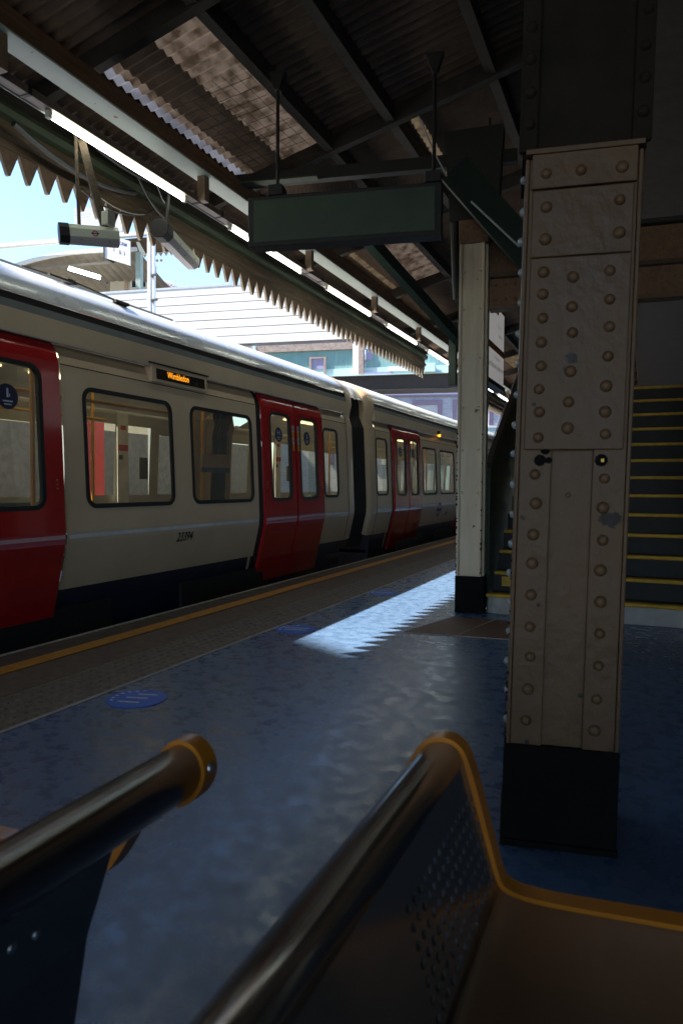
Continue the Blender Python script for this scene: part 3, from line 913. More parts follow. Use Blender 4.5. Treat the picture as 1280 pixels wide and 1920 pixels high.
# fascia with mouldings, in two lengths
for a, b in ((YA, 13.3), (19.0, YB)):
    fm = MB().box(XV - 0.015, XV + 0.02, a, b, 3.34, 3.60)
    add('fascia_board', fm, 'fascia', can)
    add('fascia_moulding', MB().prism([(XV + 0.021, 3.40), (XV + 0.05, 3.42), (XV + 0.05, 3.45), (XV + 0.021, 3.47)], 'y', a, b), 'fascia', can)
    add('fascia_rail', MB().prism([(XV + 0.021, 3.52), (XV + 0.07, 3.535), (XV + 0.085, 3.575), (XV + 0.07, 3.615), (XV + 0.021, 3.63)], 'y', a, b), 'fascia_green', can, smooth=True)
    add('eaves_board', MB().box(XV + 0.021, XV + 0.09, a, b, 3.635, roof_z(XV) - 0.02), 'roofdark', can)
PIT = 0.17
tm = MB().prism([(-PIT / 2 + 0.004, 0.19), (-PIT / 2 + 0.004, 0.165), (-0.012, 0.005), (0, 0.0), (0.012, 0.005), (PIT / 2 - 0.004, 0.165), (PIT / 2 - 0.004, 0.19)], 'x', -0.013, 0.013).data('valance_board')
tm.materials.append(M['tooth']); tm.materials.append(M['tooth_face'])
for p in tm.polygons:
    if abs(p.normal.x) > 0.9: p.material_index = 1  # edges stay paler cream than the faces: sunlit rims put into the colour
k = 0
y = 13.215
while y > -0.5:
    o = put('valance_board', tm, 'tooth', can, (XV - 0.001 + random.uniform(-0.002, 0.002), y, 3.165 + random.uniform(-0.004, 0.004))); y -= PIT; k += 1
y = 19.1
while y < 28:
    put('valance_board', tm, 'tooth', can, (XV, y, 3.165)); y += PIT
# light-rail beam: pale soffit plate, brown web
add('beam_soffit', MB().box(-3.427, -3.263, YA, 45, 3.55, 3.562), 'mint', can)
add('beam_web', MB().box(-3.40, -3.266, YA, 45, 3.563, 3.69), 'browntimber', can)
hm = MB().box(-0.035, 0.035, -0.032, 0.032, -0.045, 0.155).data('beam_hanger')
for bi in range(-2, 20):
    put('beam_hanger', hm, 'hanger', can, (-3.335, 4.80 + 1.95 * bi, 3.394))
# rafters and purlins
rm = MB()
for bi in range(-4, 23):
    pass
raf = MB()
for sx in (0,):
    xs = (-4.0, -0.3)
    raf.loft([[(xs[0], -0.035, roof_z(xs[0]) - 0.02), (xs[1], -0.035, roof_z(xs[1]) - 0.02), (xs[1], -0.035, roof_z(xs[1]) - 0.17), (xs[0], -0.035, roof_z(xs[0]) - 0.15)],
              [(xs[0], 0.035, roof_z(xs[0]) - 0.02), (xs[1], 0.035, roof_z(xs[1]) - 0.02), (xs[1], 0.035, roof_z(xs[1]) - 0.17), (xs[0], 0.035, roof_z(xs[0]) - 0.15)]])
rme = raf.data('rafter')
for bi in range(-3, 22):
    put('rafter', rme, 'roofdark', can, (0, y_first + BAY * bi, 0))
for x in (-3.64, -2.62, -2.05, -1.2):
    add('purlin', MB().box(x - 0.04, x + 0.04, YA, 45, roof_z(x) - 0.14, roof_z(x) - 0.018), 'roofdark', can)
def slanted_bar(mb, a, b, w, h):
    a, b = Vector(a), Vector(b); d = (b - a).normalized(); s = d.cross(Vector((0, 0, 1))).normalized() * (w / 2); u = s.cross(d).normalized() * (h / 2)
    mb.loft([[p + s + u, p - s + u, p - s - u, p + s - u] for p in (a, b)])
    return mb
# tie beam over the hanging sign, its drop bracket, raking braces
add('tie_beam', slanted_bar(MB(), (-3.55, 5.30, 3.72), (-1.0, 5.80, 3.72), 0.08, 0.10), 'black', can)
add('tie_flange', slanted_bar(MB(), (-3.55, 5.22, 3.665), (-2.6, 5.41, 3.665), 0.09, 0.012), 'fascia_green', can)
add('raking_brace', slanted_bar(MB(), (-2.56, 6.35, 3.50), (-2.30, 9.2, 2.98), 0.10, 0.13), 'greenpaint', can)
add('raking_brace', slanted_bar(MB(), (-1.40, 5.35, 3.50), (-0.80, 5.45, 2.76), 0.07, 0.24), 'greendark', can)
add('brace_edge', slanted_bar(MB(), (-1.245, 5.26, 3.20), (-0.895, 5.33, 2.84), 0.012, 0.012), 'postgreen', can)
# end post under the beam where the white soffit stops
add('drop_post', MB().box(-3.02, -2.90, 11.3, 11.42, 2.72, 3.75), 'greenpaint', can)
# cables and conduit under the eaves
cb = MB()
def drape(a, b, sag, n=9):
    a, b = Vector(a), Vector(b)
    return [a.lerp(b, t / (n - 1)) - Vector((0, 0, sag * 4 * (t / (n - 1)) * (1 - t / (n - 1)))) for t in range(n)]
cb.tube(drape((-3.95, 4.1, 3.28), (-3.98, 5.0, 3.45), 0.10), 0.008, 6)
cb.tube(drape((-3.80, 4.55, 3.55), (-3.92, 5.1, 3.40), 0.06), 0.010, 6)
cb.tube(drape((-3.70, 3.6, 3.60), (-3.80, 5.0, 3.62), 0.10), 0.016, 6)
cb.tube(drape((-3.85, 3.4, 3.42), (-3.95, 4.7, 3.48), 0.09), 0.022, 8)
add('eaves_cable', cb, 'cable', can, smooth=True)
cw = MB()
cw.tube(drape((-3.93, 4.2, 3.30), (-3.97, 4.85, 3.36), 0.05), 0.004, 6)
cw.tube(drape((-3.66, 4.55, 3.60), (-3.72, 4.8, 3.40), 0.03), 0.004, 6)
cw.tube([(-1.55, 4.9, 3.72), (-1.50, 5.1, 3.56), (-1.44, 5.35, 3.42)], 0.006, 6)
add('pale_cable', cw, 'cable_w', can, smooth=True)
# bird netting under the roof lights
nt = MB()
for i in range(13):
    y_ = 4.3 + i * 0.12
    nt.tube([(-3.25, y_, roof_z(-3.25) - 0.17), (-2.65, y_ + 0.1, roof_z(-2.65) - 0.17)], 0.0022, 4, False)
for i in range(9):
    x_ = -3.25 + i * 0.075
    nt.tube([(x_, 4.25, roof_z(x_) - 0.172), (x_ + 0.06, 5.9, roof_z(x_) - 0.172)], 0.0022, 4, False)
no = add('bird_netting', nt, 'cable', can); no['kind'] = 'stuff'

# ------------------------------------------------------------------ fluorescent lights on their trunking
trk = thing('lighting_trunking', 'brown lighting trunking carrying the row of fluorescent tubes', 'trunking', (-3.4, 10, 3.35))
add('trunk_box', MB().box(-3.438, -3.362, YA, 44, 3.345, 3.392), 'trunk', trk, bevel=0.004)
jn = MB()
for bi in range(-3, 20):
    for dy in (-0.16, 0.17): jn.box(-3.442, -3.358, 4.95 + BAY * bi + dy - 0.012, 4.95 + BAY * bi + dy + 0.012, 3.341, 3.396)
add_each('trunk_clip', jn, 'dark', trk)
add('trunk_lip', MB().box(-3.446, -3.440, YA, 44, 3.338, 3.346), 'cable_w', trk)
names = {0: 'longest bright fluorescent tube at the upper left over the train', 1: 'fluorescent tube mostly hidden behind the dark hanging sign', 2: 'third fluorescent tube just beyond the dark hanging sign',
         3: 'fourth fluorescent tube above the middle of the valance', 4: 'fifth fluorescent tube, last before the far white column', -1: 'fluorescent tube above the nearest train door', 5: 'sixth fluorescent tube, half covered by the far white column', 6: 'seventh fluorescent tube, covered by the far white column', 7: 'smallest distant fluorescent tube, seen between the two columns'}
starts = [3.28 + BAY * k for k in range(-1, 8)]
for k, ys in enumerate(starts):
    kk = k - 1
    lab = names[kk]
    t = thing('fluorescent_light', lab, 'light', (-3.4, ys + 0.67, 3.32), 'fluorescent tubes along the canopy')
    add('tube', MB().tube([(-3.4, ys, 3.318), (-3.4, ys + 1.34, 3.318)], 0.0165, 10), 'tube', t, smooth=True)
    hd = MB()
    for yy in (ys - 0.03, ys + 1.34): hd.box(-3.415, -3.385, yy, yy + 0.03, 3.298, 3.344)
    add_each('lamp_holder', hd, 'housing', t)

# ------------------------------------------------------------------ dark hanging sign
def local_frame(o, deg):
    c, s = math.cos(R(deg)), math.sin(R(deg))
    return frame_xf(o, (c, s, 0), (-s, c, 0))
sgn = thing('hanging_sign', 'large dark green hanging sign box seen from behind under the canopy', 'sign', (-1.95, 4.44, 2.72))
F = local_frame((-2.612, 4.30, 0), 11.5)
add('sign_box', MB().box(0, 1.36, 0, 0.13, 2.735, 3.085), 'black', sgn, xf=F, bevel=0.006)
add('sign_panel', MB().box(0.045, 1.315, -0.006, -0.001, 2.765, 3.055), 'signgreen', sgn, xf=F)
for x in (0.20, 1.30):
    add('hanger_rod', MB().tube([(x, 0.06, 3.08), (x, 0.06, 3.95)], 0.013, 8), 'black', sgn, xf=F)
    add('hanger_clamp', MB().box(x - 0.05, x + 0.05, 0.0, 0.12, 3.09, 3.16), 'black', sgn, xf=F)
    add('hanger_bracket', MB().prism([(x - 0.06, 3.95), (x - 0.018, 3.83), (x + 0.018, 3.83), (x + 0.06, 3.95)], 'y', 0.03, 0.09), 'black', sgn, xf=F)
add('sign_spikes', (lambda mb: [mb.tube([(0.02 + i * 0.03, 0.06, 3.085), (0.02 + i * 0.03, 0.06 + random.uniform(-0.03, 0.03), 3.15)], 0.0016, 4) for i in range(44)] and mb)(MB()), 'dark', sgn, xf=F)['kind'] = 'stuff'

# ------------------------------------------------------------------ near riveted column
nc = thing('steel_column', 'large riveted cream steel column in the right foreground with black base', 'column', (-0.365, 2.041, 0), 'riveted columns')
LEAN = Matrix(((1, 0, 0.0185, 0), (0, 1, 0, 0), (0, 0, 1, 0), (0, 0, 0, 1)))
F = local_frame((-0.365, 2.041, 0), 10) @ LEAN
def nadd(name, mb, m, bevel=0.0, smooth=False): return add(name, mb, m, nc, xf=F, bevel=bevel, smooth=smooth)
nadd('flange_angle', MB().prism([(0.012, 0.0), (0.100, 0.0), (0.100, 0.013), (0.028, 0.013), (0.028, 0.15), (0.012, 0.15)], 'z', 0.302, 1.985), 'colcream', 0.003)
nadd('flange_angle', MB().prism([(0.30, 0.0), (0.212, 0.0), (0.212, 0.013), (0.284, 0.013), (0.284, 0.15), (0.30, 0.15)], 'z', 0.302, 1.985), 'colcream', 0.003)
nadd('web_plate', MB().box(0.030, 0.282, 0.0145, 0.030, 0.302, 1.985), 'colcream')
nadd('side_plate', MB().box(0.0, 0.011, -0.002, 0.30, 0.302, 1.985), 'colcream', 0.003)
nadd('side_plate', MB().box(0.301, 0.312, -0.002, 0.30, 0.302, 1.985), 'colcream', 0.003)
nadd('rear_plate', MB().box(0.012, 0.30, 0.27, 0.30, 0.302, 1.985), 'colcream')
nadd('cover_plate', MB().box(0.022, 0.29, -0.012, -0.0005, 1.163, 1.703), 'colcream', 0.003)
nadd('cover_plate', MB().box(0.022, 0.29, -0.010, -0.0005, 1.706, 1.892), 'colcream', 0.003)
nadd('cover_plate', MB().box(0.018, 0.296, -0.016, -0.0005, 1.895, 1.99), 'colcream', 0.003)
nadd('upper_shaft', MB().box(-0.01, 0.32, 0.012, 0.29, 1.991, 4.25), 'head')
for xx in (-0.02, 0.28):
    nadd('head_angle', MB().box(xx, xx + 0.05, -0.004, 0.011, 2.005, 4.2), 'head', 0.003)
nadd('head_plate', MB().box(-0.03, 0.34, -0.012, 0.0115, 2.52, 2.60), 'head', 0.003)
nadd('cap_strip', MB().box(0.0, 0.312, -0.018, 0.01, 1.991, 2.004), 'colcream')
nadd('base_casing', MB().box(-0.004, 0.316, -0.006, 0.31, 0.02, 0.301), 'colblack', 0.004)
pj = [(-0.004, 0.29)] + [(-0.004 + 0.32 * k / 32, 0.303 + random.choice((0.0, 0.0, 0.002, 0.005)) * random.random()) for k in range(33)] + [(0.316, 0.29)]
nadd('paint_edge', MB().prism(pj, 'y', -0.0075, -0.0061), 'colblack')
nadd('base_plate', MB().box(-0.008, 0.320, -0.010, 0.314, 0.0, 0.0195), 'colblack', 0.003)
dome = MB().dome((0, 0, 0), 0.0165, 0.0125, (0, -1, 0), 14, 4).data('rivet')
for p in dome.polygons: p.use_smooth = True
dome.materials.append(M['colcream'])
ddark = MB().dome((0, 0, 0), 0.0165, 0.0125, (0, -1, 0), 12, 3).data('rivet_dark')
ddark.materials.append(M['head'])
for p in ddark.polygons: p.use_smooth = True
dside = MB().dome((0, 0, 0), 0.0125, 0.012, (-1, 0, 0), 12, 3).data('rivet_side')
for p in dside.polygons: p.use_smooth = True
dside.materials.append(M['rivet_grey'])
ncl = root_loc(nc)
def rivet(me, x, y, z, name='rivet'):
    o = bpy.data.objects.new(name, me); COL.objects.link(o); o.parent = nc
    o.location = F @ Vector((x + random.uniform(-.003, .003), y, z + random.uniform(-.003, .003))) - ncl; o.rotation_euler = (0, 0, R(10))
    q = random.uniform(0.9, 1.08); o.scale = (q, random.uniform(0.8, 1.1), q); return o
for z in (1.095, 1.010, 0.921, 0.834, 0.744, 0.652, 0.561, 0.467, 0.376):
    rivet(dome, 0.058, -0.0005, z); rivet(dome, 0.246, -0.0005, z - 0.012)
for z in (1.935, 1.846, 1.757):
    rivet(dome, 0.058, -0.016 if z > 1.9 else -0.010, z); rivet(dome, 0.255, -0.016 if z > 1.9 else -0.010, z)
rivet(dome, 0.150, -0.016, 1.934)
for k in range(6):
    for xx in (0.005, 0.305):
        o = rivet(ddark, xx, -0.004, 2.08 + k * 0.09)
for z in (1.664, 1.604, 1.537, 1.468, 1.400, 1.336, 1.267, 1.200): rivet(dome, 0.058, -0.012, z)
for z in (1.645, 1.565, 1.491, 1.383, 1.299, 1.224): rivet(dome, 0.140, -0.012, z)
for z in (1.655, 1.575, 1.50, 1.42, 1.34, 1.27, 1.205): rivet(dome, 0.238, -0.012, z)
for k in range(22): rivet(dside, -0.0005, 0.045, 0.36 + k * 0.088)
# corroded bolt holes below the cover plate, brass stud
nadd('bolt_hole', MB().dome((0.068, 0.0, 1.133), 0.017, 0.004, (0, -1, 0), 9, 2).dome((0.092, 0.0, 1.133), 0.010, 0.003, (0, -1, 0), 7, 2).dome((0.082, -0.003, 1.163), 0.014, 0.010, (0, -1, 0), 8, 2), 'colblack')
nadd('bolt_hole', MB().dome((0.234, 0.0, 1.133), 0.018, 0.004, (0, -1, 0), 9, 2), 'colblack')
nadd('brass_stud', MB().box(0.232, 0.240, -0.012, -0.004, 1.128, 1.137), 'brass')
nadd('bolt_hole', MB().dome((0.150, 0.0145, 1.034), 0.009, 0.003, (0, -1, 0), 8, 2), 'plate')
nadd('paint_chip', MB().dome((0.079, -0.0005, 0.715), 0.006, 0.001, (0, -1, 0), 6, 2).dome((0.06, -0.0005, 0.312), 0.008, 0.001, (0, -1, 0), 5, 2).dome((0.205, 0.0142, 0.455), 0.008, 0.001, (0, -1, 0), 6, 2)
     .dome((0.045, -0.012, 1.292), 0.006, 0.001, (0, -1, 0), 6, 2), 'dark')
cw = MB()
for k in range(26):
    cw.dome((-0.001, 0.0 + random.uniform(-0.002, 0.006), 0.305 + random.random() ** 1.6 * 0.55), random.uniform(0.003, 0.0065), 0.001, (-0.3, -1, random.uniform(-0.3, 0.3)), 6, 2)
o = nadd('edge_chip', cw, 'colblack'); o['kind'] = 'stuff'

# ------------------------------------------------------------------ far column and the girder behind
fc = thing('steel_column', 'slimmer cream column by the stair foot with black painted base', 'column', (-1.32, 5.66, 0), 'riveted columns')
FF = local_frame((-1.429, 5.655, 0), 6)
def fadd(name, mb, m, bevel=0.0): return add(name, mb, m, fc, xf=FF, bevel=bevel)
fadd('shaft', MB().prism([(0, 0), (0.018, 0), (0.03, 0.012), (0.185, 0.012), (0.195, 0), (0.205, 0), (0.205, 0.05), (0.228, 0.05), (0.228, 0.20), (0, 0.20)], 'z', 0.306, 3.03), 'colwhite', 0.002)
fadd('base_casing', MB().box(-0.004, 0.232, -0.004, 0.204, 0.0, 0.305), 'colblack', 0.003)
fadd('capital', MB().box(-0.006, 0.234, -0.006, 0.206, 3.031, 3.22), 'browntimber', 0.004)
fadd('head_bracket', MB().prism([(-0.08, 3.221), (0.30, 3.221), (0.34, 3.95), (-0.14, 3.95)], 'y', 0.0, 0.16), 'black')
fadd('drop_pipe', MB().tube([(-0.05, 0.05, 3.9), (-0.055, 0.05, 3.3), (-0.03, 0.05, 2.75), (-0.02, 0.06, 2.6)], 0.035, 10), 'black')
fr_ = MB().dome((0, 0, 0), 0.012, 0.009, (0, -1, 0), 10, 3).data('column_rivet')
for p in fr_.polygons: p.use_smooth = True
fr_.materials.append(M['colwhite'])
for z in (0.42, 0.62, 0.80, 1.0, 1.35, 1.7, 2.1, 2.5, 2.8):
    for x in ((0.195,) if z < 1.0 else (0.04, 0.17)):
        o = bpy.data.objects.new('rivet', fr_); COL.objects.link(o); o.parent = fc; o.location = FF @ Vector((x, 0.012, z)) - root_loc(fc); o.rotation_euler = (0, 0, R(6))
ec = MB()
for k in range(70): ec.dome((random.choice((0.001, 0.001, 0.2045)), 0.0, 0.32 + 1.2 * random.random() ** 1.3), random.uniform(0.004, 0.010), 0.0012, (0, -1, 0), 6, 2)
o = fadd('edge_chip', ec, 'colblack'); o['kind'] = 'stuff'

gd = thing('cross_girder', 'brown riveted girder running right from the top of the far column', 'girder', (-0.2, 5.75, 2.5))
GF = local_frame((-1.19, 5.70, 0), 6)
def gadd(name, mb, m, bevel=0.0): return add(name, mb, m, gd, xf=GF, bevel=bevel)
gadd('lower_web', MB().box(0, 2.6, 0.03, 0.05, 2.515, 2.74), 'browntimber')
gadd('upper_web', MB().box(0, 2.6, 0.05, 0.07, 2.775, 3.05), 'browntimber')
gadd('middle_flange', MB().box(0, 2.6, -0.02, 0.10, 2.741, 2.774), 'fascia', 0.003)
gadd('bottom_flange', MB().box(0, 2.6, -0.03, 0.11, 2.485, 2.514), 'colcream', 0.003)
gadd('top_flange', MB().box(0, 2.6, -0.02, 0.12, 3.051, 3.085), 'black')
gr = MB().dome((0, 0, 0), 0.014, 0.010, (0, -1, 0), 10, 3).data('girder_rivet')
gr.materials.append(M['browntimber'])
for p in gr.polygons: p.use_smooth = True
for i in range(12):
    for z in (2.57, 2.69):
        o = bpy.data.objects.new('rivet', gr); COL.objects.link(o); o.parent = gd; o.location = GF @ Vector((0.05 + i * 0.075, 0.03, z)) - root_loc(gd)

# ------------------------------------------------------------------ stairs
stx = thing('staircase', 'black staircase with yellow nosings and green side panel behind the far column', 'stairs', (-0.4, 6.5, 0))
RIS, TRD, X0, X1, Y0 = 0.165, 0.21, -1.19, 0.35, 5.74
for k in range(13):
    y0_, z0_ = Y0 + k * TRD, k * RIS
    if k == 0:
        rp_ = []
        for z in (0.0, 0.03, 0.135):
            rp_.append([(X0 + 0.02, y0_ + 0.3, z), (X0, y0_ + 0.05, z), (X0 + 0.015, y0_ + 0.015, z), (X0 + 0.06, y0_, z), (X1, y0_, z), (X1, y0_ + 0.3, z)])
        s_ = add('step', MB().loft(rp_), 'stepwhite', stx, bevel=0.004)
    else:
        s_ = add('step', MB().box(X0 + 0.02, X1, y0_, y0_ + TRD + 0.1, z0_ - 0.02, z0_ + RIS - 0.03), 'step', stx)
    add('nosing', MB().box(X0 + (0.0 if k == 0 else 0.025), X1, y0_ - 0.015, y0_ + 0.075, z0_ + RIS - 0.0295, z0_ + RIS), 'nosing', s_, bevel=0.008)
    add('tread', MB().box(X0 + 0.025, X1, y0_ + 0.076, y0_ + TRD + 0.02, z0_ + RIS - 0.0295, z0_ + RIS - 0.003), 'step', s_)
add('step_marker', MB().box(-1.10, -0.92, Y0 + TRD - 0.006, Y0 + TRD - 0.001, 0.205, 0.285), 'nosing', stx)
yt = Y0 + 13 * TRD
for xx in (X0 - 0.03, X1 + 0.03):
    pm = MB().loft([[(x, Y0 + 0.16, 0.02), (x, Y0 + 0.16, 1.20), (x, Y0 + 13 * TRD, 1.03 + 13 * TRD * 0.655), (x, Y0 + 13 * TRD, 13 * RIS - 0.25), (x, Y0 + 0.55, 0.02)] for x in (xx - 0.018, xx + 0.018)])
    add('side_panel', pm, 'greenpaint', stx)
    hr = MB(); slanted_bar(hr, (xx, Y0 + 0.16, 1.23), (xx, Y0 + 13 * TRD, 1.06 + 13 * TRD * 0.655), 0.06, 0.045)
    add('handrail', hr, 'handrail', stx, bevel=0.01)
    er = MB(); slanted_bar(er, (xx - 0.034, Y0 + 0.16, 1.255), (xx - 0.034, Y0 + 13 * TRD, 1.085 + 13 * TRD * 0.655), 0.006, 0.008)
    add('rail_edge', er, 'cable_w', stx)
add('landing', MB().box(X0, X1, yt, yt + 2.6, 13 * RIS - 0.2, 13 * RIS - 0.02), 'step', stx)

# ------------------------------------------------------------------ white information sign past the column
inf = thing('information_sign', 'glossy white information sign with orange band beside the far column', 'sign', (-1.28, 6.3, 2.0))
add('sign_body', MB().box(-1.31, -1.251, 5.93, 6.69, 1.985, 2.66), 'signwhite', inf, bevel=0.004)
add('orange_band', MB().box(-1.2505, -1.2475, 5.94, 6.68, 2.255, 2.315), 'orange', inf)
add('orange_band', MB().box(-1.2505, -1.2475, 5.94, 6.40, 2.60, 2.645), 'orange', inf)
add('sign_base', MB().box(-1.33, -1.235, 5.92, 6.70, 1.945, 1.984), 'dark', inf)
for s_, sz, y_, z_, mk in (('Northbound platform 4', 0.075, 6.31, 2.125, 'ink'), ('Overground', 0.05, 6.35, 2.205, 'greyink'), ('lifts', 0.035, 6.50, 2.068, 'greyink'), ('stairs', 0.035, 6.47, 2.035, 'greyink'),
                           ('platform', 0.05, 6.48, 2.42, 'greyink'), ('Way out', 0.045, 6.42, 2.50, 'greyink')):
    add('sign_lettering', text_mesh(s_, sz), mk, inf, xf=frame_xf((-1.2465, y_, z_), (0, 1, 0), (0, 0, 1)))
for yy in (6.05, 6.5): add('hanger_rod', MB().tube([(-1.28, yy, 2.66), (-1.28, yy, 4.2)], 0.012, 6), 'dark', inf)

# ------------------------------------------------------------------ monitor housings hung at the eaves
def housing(name, label, cat, a, b, w, h, mt):
    """octagonal box from point a to b"""
    a, b = Vector(a), Vector(b); d = (b - a).normalized(); s = d.cross(Vector((0, 0, 1))).normalized(); u = s.cross(d)
    o = thing(name, label, cat, (a + b) / 2)
    c = 0.28
    oc = [(-w / 2, -h / 2 + c * h), (-w / 2 + c * w, -h / 2), (w / 2 - c * w, -h / 2), (w / 2, -h / 2 + c * h), (w / 2, h / 2 - c * h), (w / 2 - c * w, h / 2), (-w / 2 + c * w, h / 2), (-w / 2, h / 2 - c * h)]
    return o, a, b, d, s, u, oc
cctv, a, b, d, s, u, oc = housing('camera_housing', 'cream boxed camera housing with black hood hanging below the canopy edge', 'camera', (-3.50, 4.44, 3.045), (-3.81, 5.30, 3.07), 0.145, 0.136, None)
a2 = a + d * 0.14
def ring(p, k=1.0): return [p + s * (x * k) + u * (z * k) for x, z in oc]
add('hood', MB().loft([ring(a, 1.05), ring(a2, 1.05)]), 'black', cctv, bevel=0.006)
bd = MB().loft([ring(a2 + d * 0.001, 0.98), ring(b, 0.98)]).data('housing_body')
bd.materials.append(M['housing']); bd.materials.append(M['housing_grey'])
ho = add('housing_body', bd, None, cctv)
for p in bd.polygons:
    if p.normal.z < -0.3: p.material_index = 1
sc = MB()
for t in (0.25, 0.5, 0.8):
    p = a2.lerp(b, t)
    for x, z in ((0.072, -0.018), (0.053, -0.055)): sc.dome(p + s * x + u * z, 0.006, 0.004, s * 0.8 - u * 0.5, 6, 2)
add('housing_screw', sc, 'dark', cctv)
add('hanger_rod', MB().tube([a2 + d * 0.05 + u * 0.07, a2 + d * 0.05 + u * 0.33 + Vector((0.03, 0, 0))], 0.014, 8), 'dark', cctv)
add('hanger_plate', MB().box(-3.55, -3.41, 4.50, 4.64, 3.40, 3.43), 'dark', cctv)

mon, a, b, d, s, u, oc = housing('monitor_housing', 'cream monitor housing with red and blue roundel hung over the carriage roof', 'monitor', (-3.538, 3.54, 2.707), (-3.33, 3.795, 2.735), 0.11, 0.123, None)
def ring(p, k=1.0): return [p + s * (x * k) + u * (z * k) for x, z in oc]
bm_ = MB().loft([ring(a), ring(b)]).data('housing_body')
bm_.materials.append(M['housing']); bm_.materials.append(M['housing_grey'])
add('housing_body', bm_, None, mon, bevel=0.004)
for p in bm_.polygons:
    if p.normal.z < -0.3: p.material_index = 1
add('hood', MB().loft([ring(a - d * 0.05, 1.06), ring(a + d * 0.012, 1.06)]), 'black', mon)
mid_ = a.lerp(b, 0.52) + s * 0.0565
rg = MB()
o_ = [mid_ + d * (0.0195 * math.cos(R(q * 20))) + u * (0.0195 * math.sin(R(q * 20))) for q in range(18)]
i_ = [mid_ + d * (0.0125 * math.cos(R(q * 20))) + u * (0.0125 * math.sin(R(q * 20))) for q in range(18)]
ro_ = add('roundel_ring', rg.loft([o_, i_], True, False), 'redink', mon)
add('roundel_bar', MB().quad(mid_ - d * 0.026 - u * 0.004 + s * 0.001, mid_ + d * 0.026 - u * 0.004 + s * 0.001, mid_ + d * 0.026 + u * 0.004 + s * 0.001, mid_ - d * 0.026 + u * 0.004 + s * 0.001), 'blueink', ro_)
ms = MB()
for t in (0.25, 0.8): ms.dome(a.lerp(b, t) + s * 0.046 - u * 0.044, 0.005, 0.003, s - u, 6, 2)
add('housing_screw', ms, 'redink', mon)
arm = MB(); slanted_bar(arm, a.lerp(b, 0.25) + u * 0.05, a.lerp(b, 0.35) + u * 0.66, 0.025, 0.02); slanted_bar(arm, a.lerp(b, 0.75) + u * 0.05, a.lerp(b, 0.45) + u * 0.62, 0.025, 0.05)
add('hanger_arm', arm, 'fascia', mon)
add('hanger_block', MB().box(-3.41, -3.335, 3.70, 3.77, 2.80, 2.89), 'housing', mon)

# ------------------------------------------------------------------ benches: bent perforated sheet with orange end bar
def bench(label, x_shift, mirror, y_end, y_start, prof, base_z):
    def X(x): return x
    t = thing('platform_bench', label, 'bench', (prof[4][0], (y_end + y_start) / 2, 0), 'perforated metal benches')
    # densify the bends
    def smooth_path(p, it=2):
        for _ in range(it):
            q = [p[0]]
            for a_, b_ in zip(p, p[1:]):
                q += [(a_[0] * .75 + b_[0] * .25, a_[1] * .75 + b_[1] * .25), (a_[0] * .25 + b_[0] * .75, a_[1] * .25 + b_[1] * .75)]
            q.append(p[-1]); p = q
        return p
    sp = smooth_path(prof)
    # orange end bar: flat strip standing on edge round the sheet's outline
    nrm = []
    for i_, p in enumerate(sp):
        a_ = Vector(sp[max(0, i_ - 1)]); b_ = Vector(sp[min(len(sp) - 1, i_ + 1)]); d_ = (b_ - a_).normalized(); nrm.append(Vector((-d_.y, d_.x)))
    sg = 1 if not mirror else -1
    eb = MB()
    rings = []
    for p, n_ in zip(sp, nrm):
        p = Vector(p); o1 = p + n_ * (0.009 * sg); o0 = p - n_ * (0.004 * sg)
        rings.append([(o0.x, y_end - 0.012, o0.y), (o1.x, y_end - 0.012, o1.y), (o1.x, y_end + 0.022, o1.y), (o0.x, y_end + 0.022, o0.y)])
    add('end_bar', eb.loft(rings), 'seatorange', t, smooth=True)
    # metal sheet: plain roll and lower edges, perforated field on the backrest
    return t, sp, nrm
def lerp2(a, b, t): return (a[0] + (b[0] - a[0]) * t, a[1] + (b[1] - a[1]) * t)

def sheet(sp, y0, y1, thick=0.012):
    mb = MB()
    mb.loft([[(x, y, z) for x, z in sp] for y in (y0, y1)], False)
    return mb

# right bench (seat towards the right)
PR = [(-0.330, 0.560), (-0.343, 0.590), (-0.331, 0.613), (-0.315, 0.640), (-0.293, 0.650), (-0.268, 0.648), (-0.252, 0.626), (-0.223, 0.525), (-0.201, 0.445), (-0.188, 0.428), (-0.143, 0.421), (-0.04, 0.427), (0.14, 0.440), (0.20, 0.425)]
bR, sp, nrm = bench('metal bench at the lower right with tall orange end bar', 0, False, 1.075, -0.55, PR, 0.42)
iA = min(range(len(sp)), key=lambda i: (sp[i][0] + 0.252) ** 2 + (sp[i][1] - 0.626) ** 2)
iB = min(range(len(sp)), key=lambda i: (sp[i][0] + 0.201) ** 2 + (sp[i][1] - 0.445) ** 2)
def thick(o, t=0.004):
    m_ = o.modifiers.new('thick', 'SOLIDIFY'); m_.thickness = t; m_.offset = 0
    return o
thick(add('top_roll', sheet(sp[:iA + 1], -0.55, 1.062), 'seatmetal', bR, smooth=True))
thick(add('seat_sheet', sheet(sp[iB:], -0.55, 1.062), 'seatmetal', bR, smooth=True))
A_, B_ = sp[iA], sp[iB]
L_ = math.hypot(B_[0] - A_[0], B_[1] - A_[1])
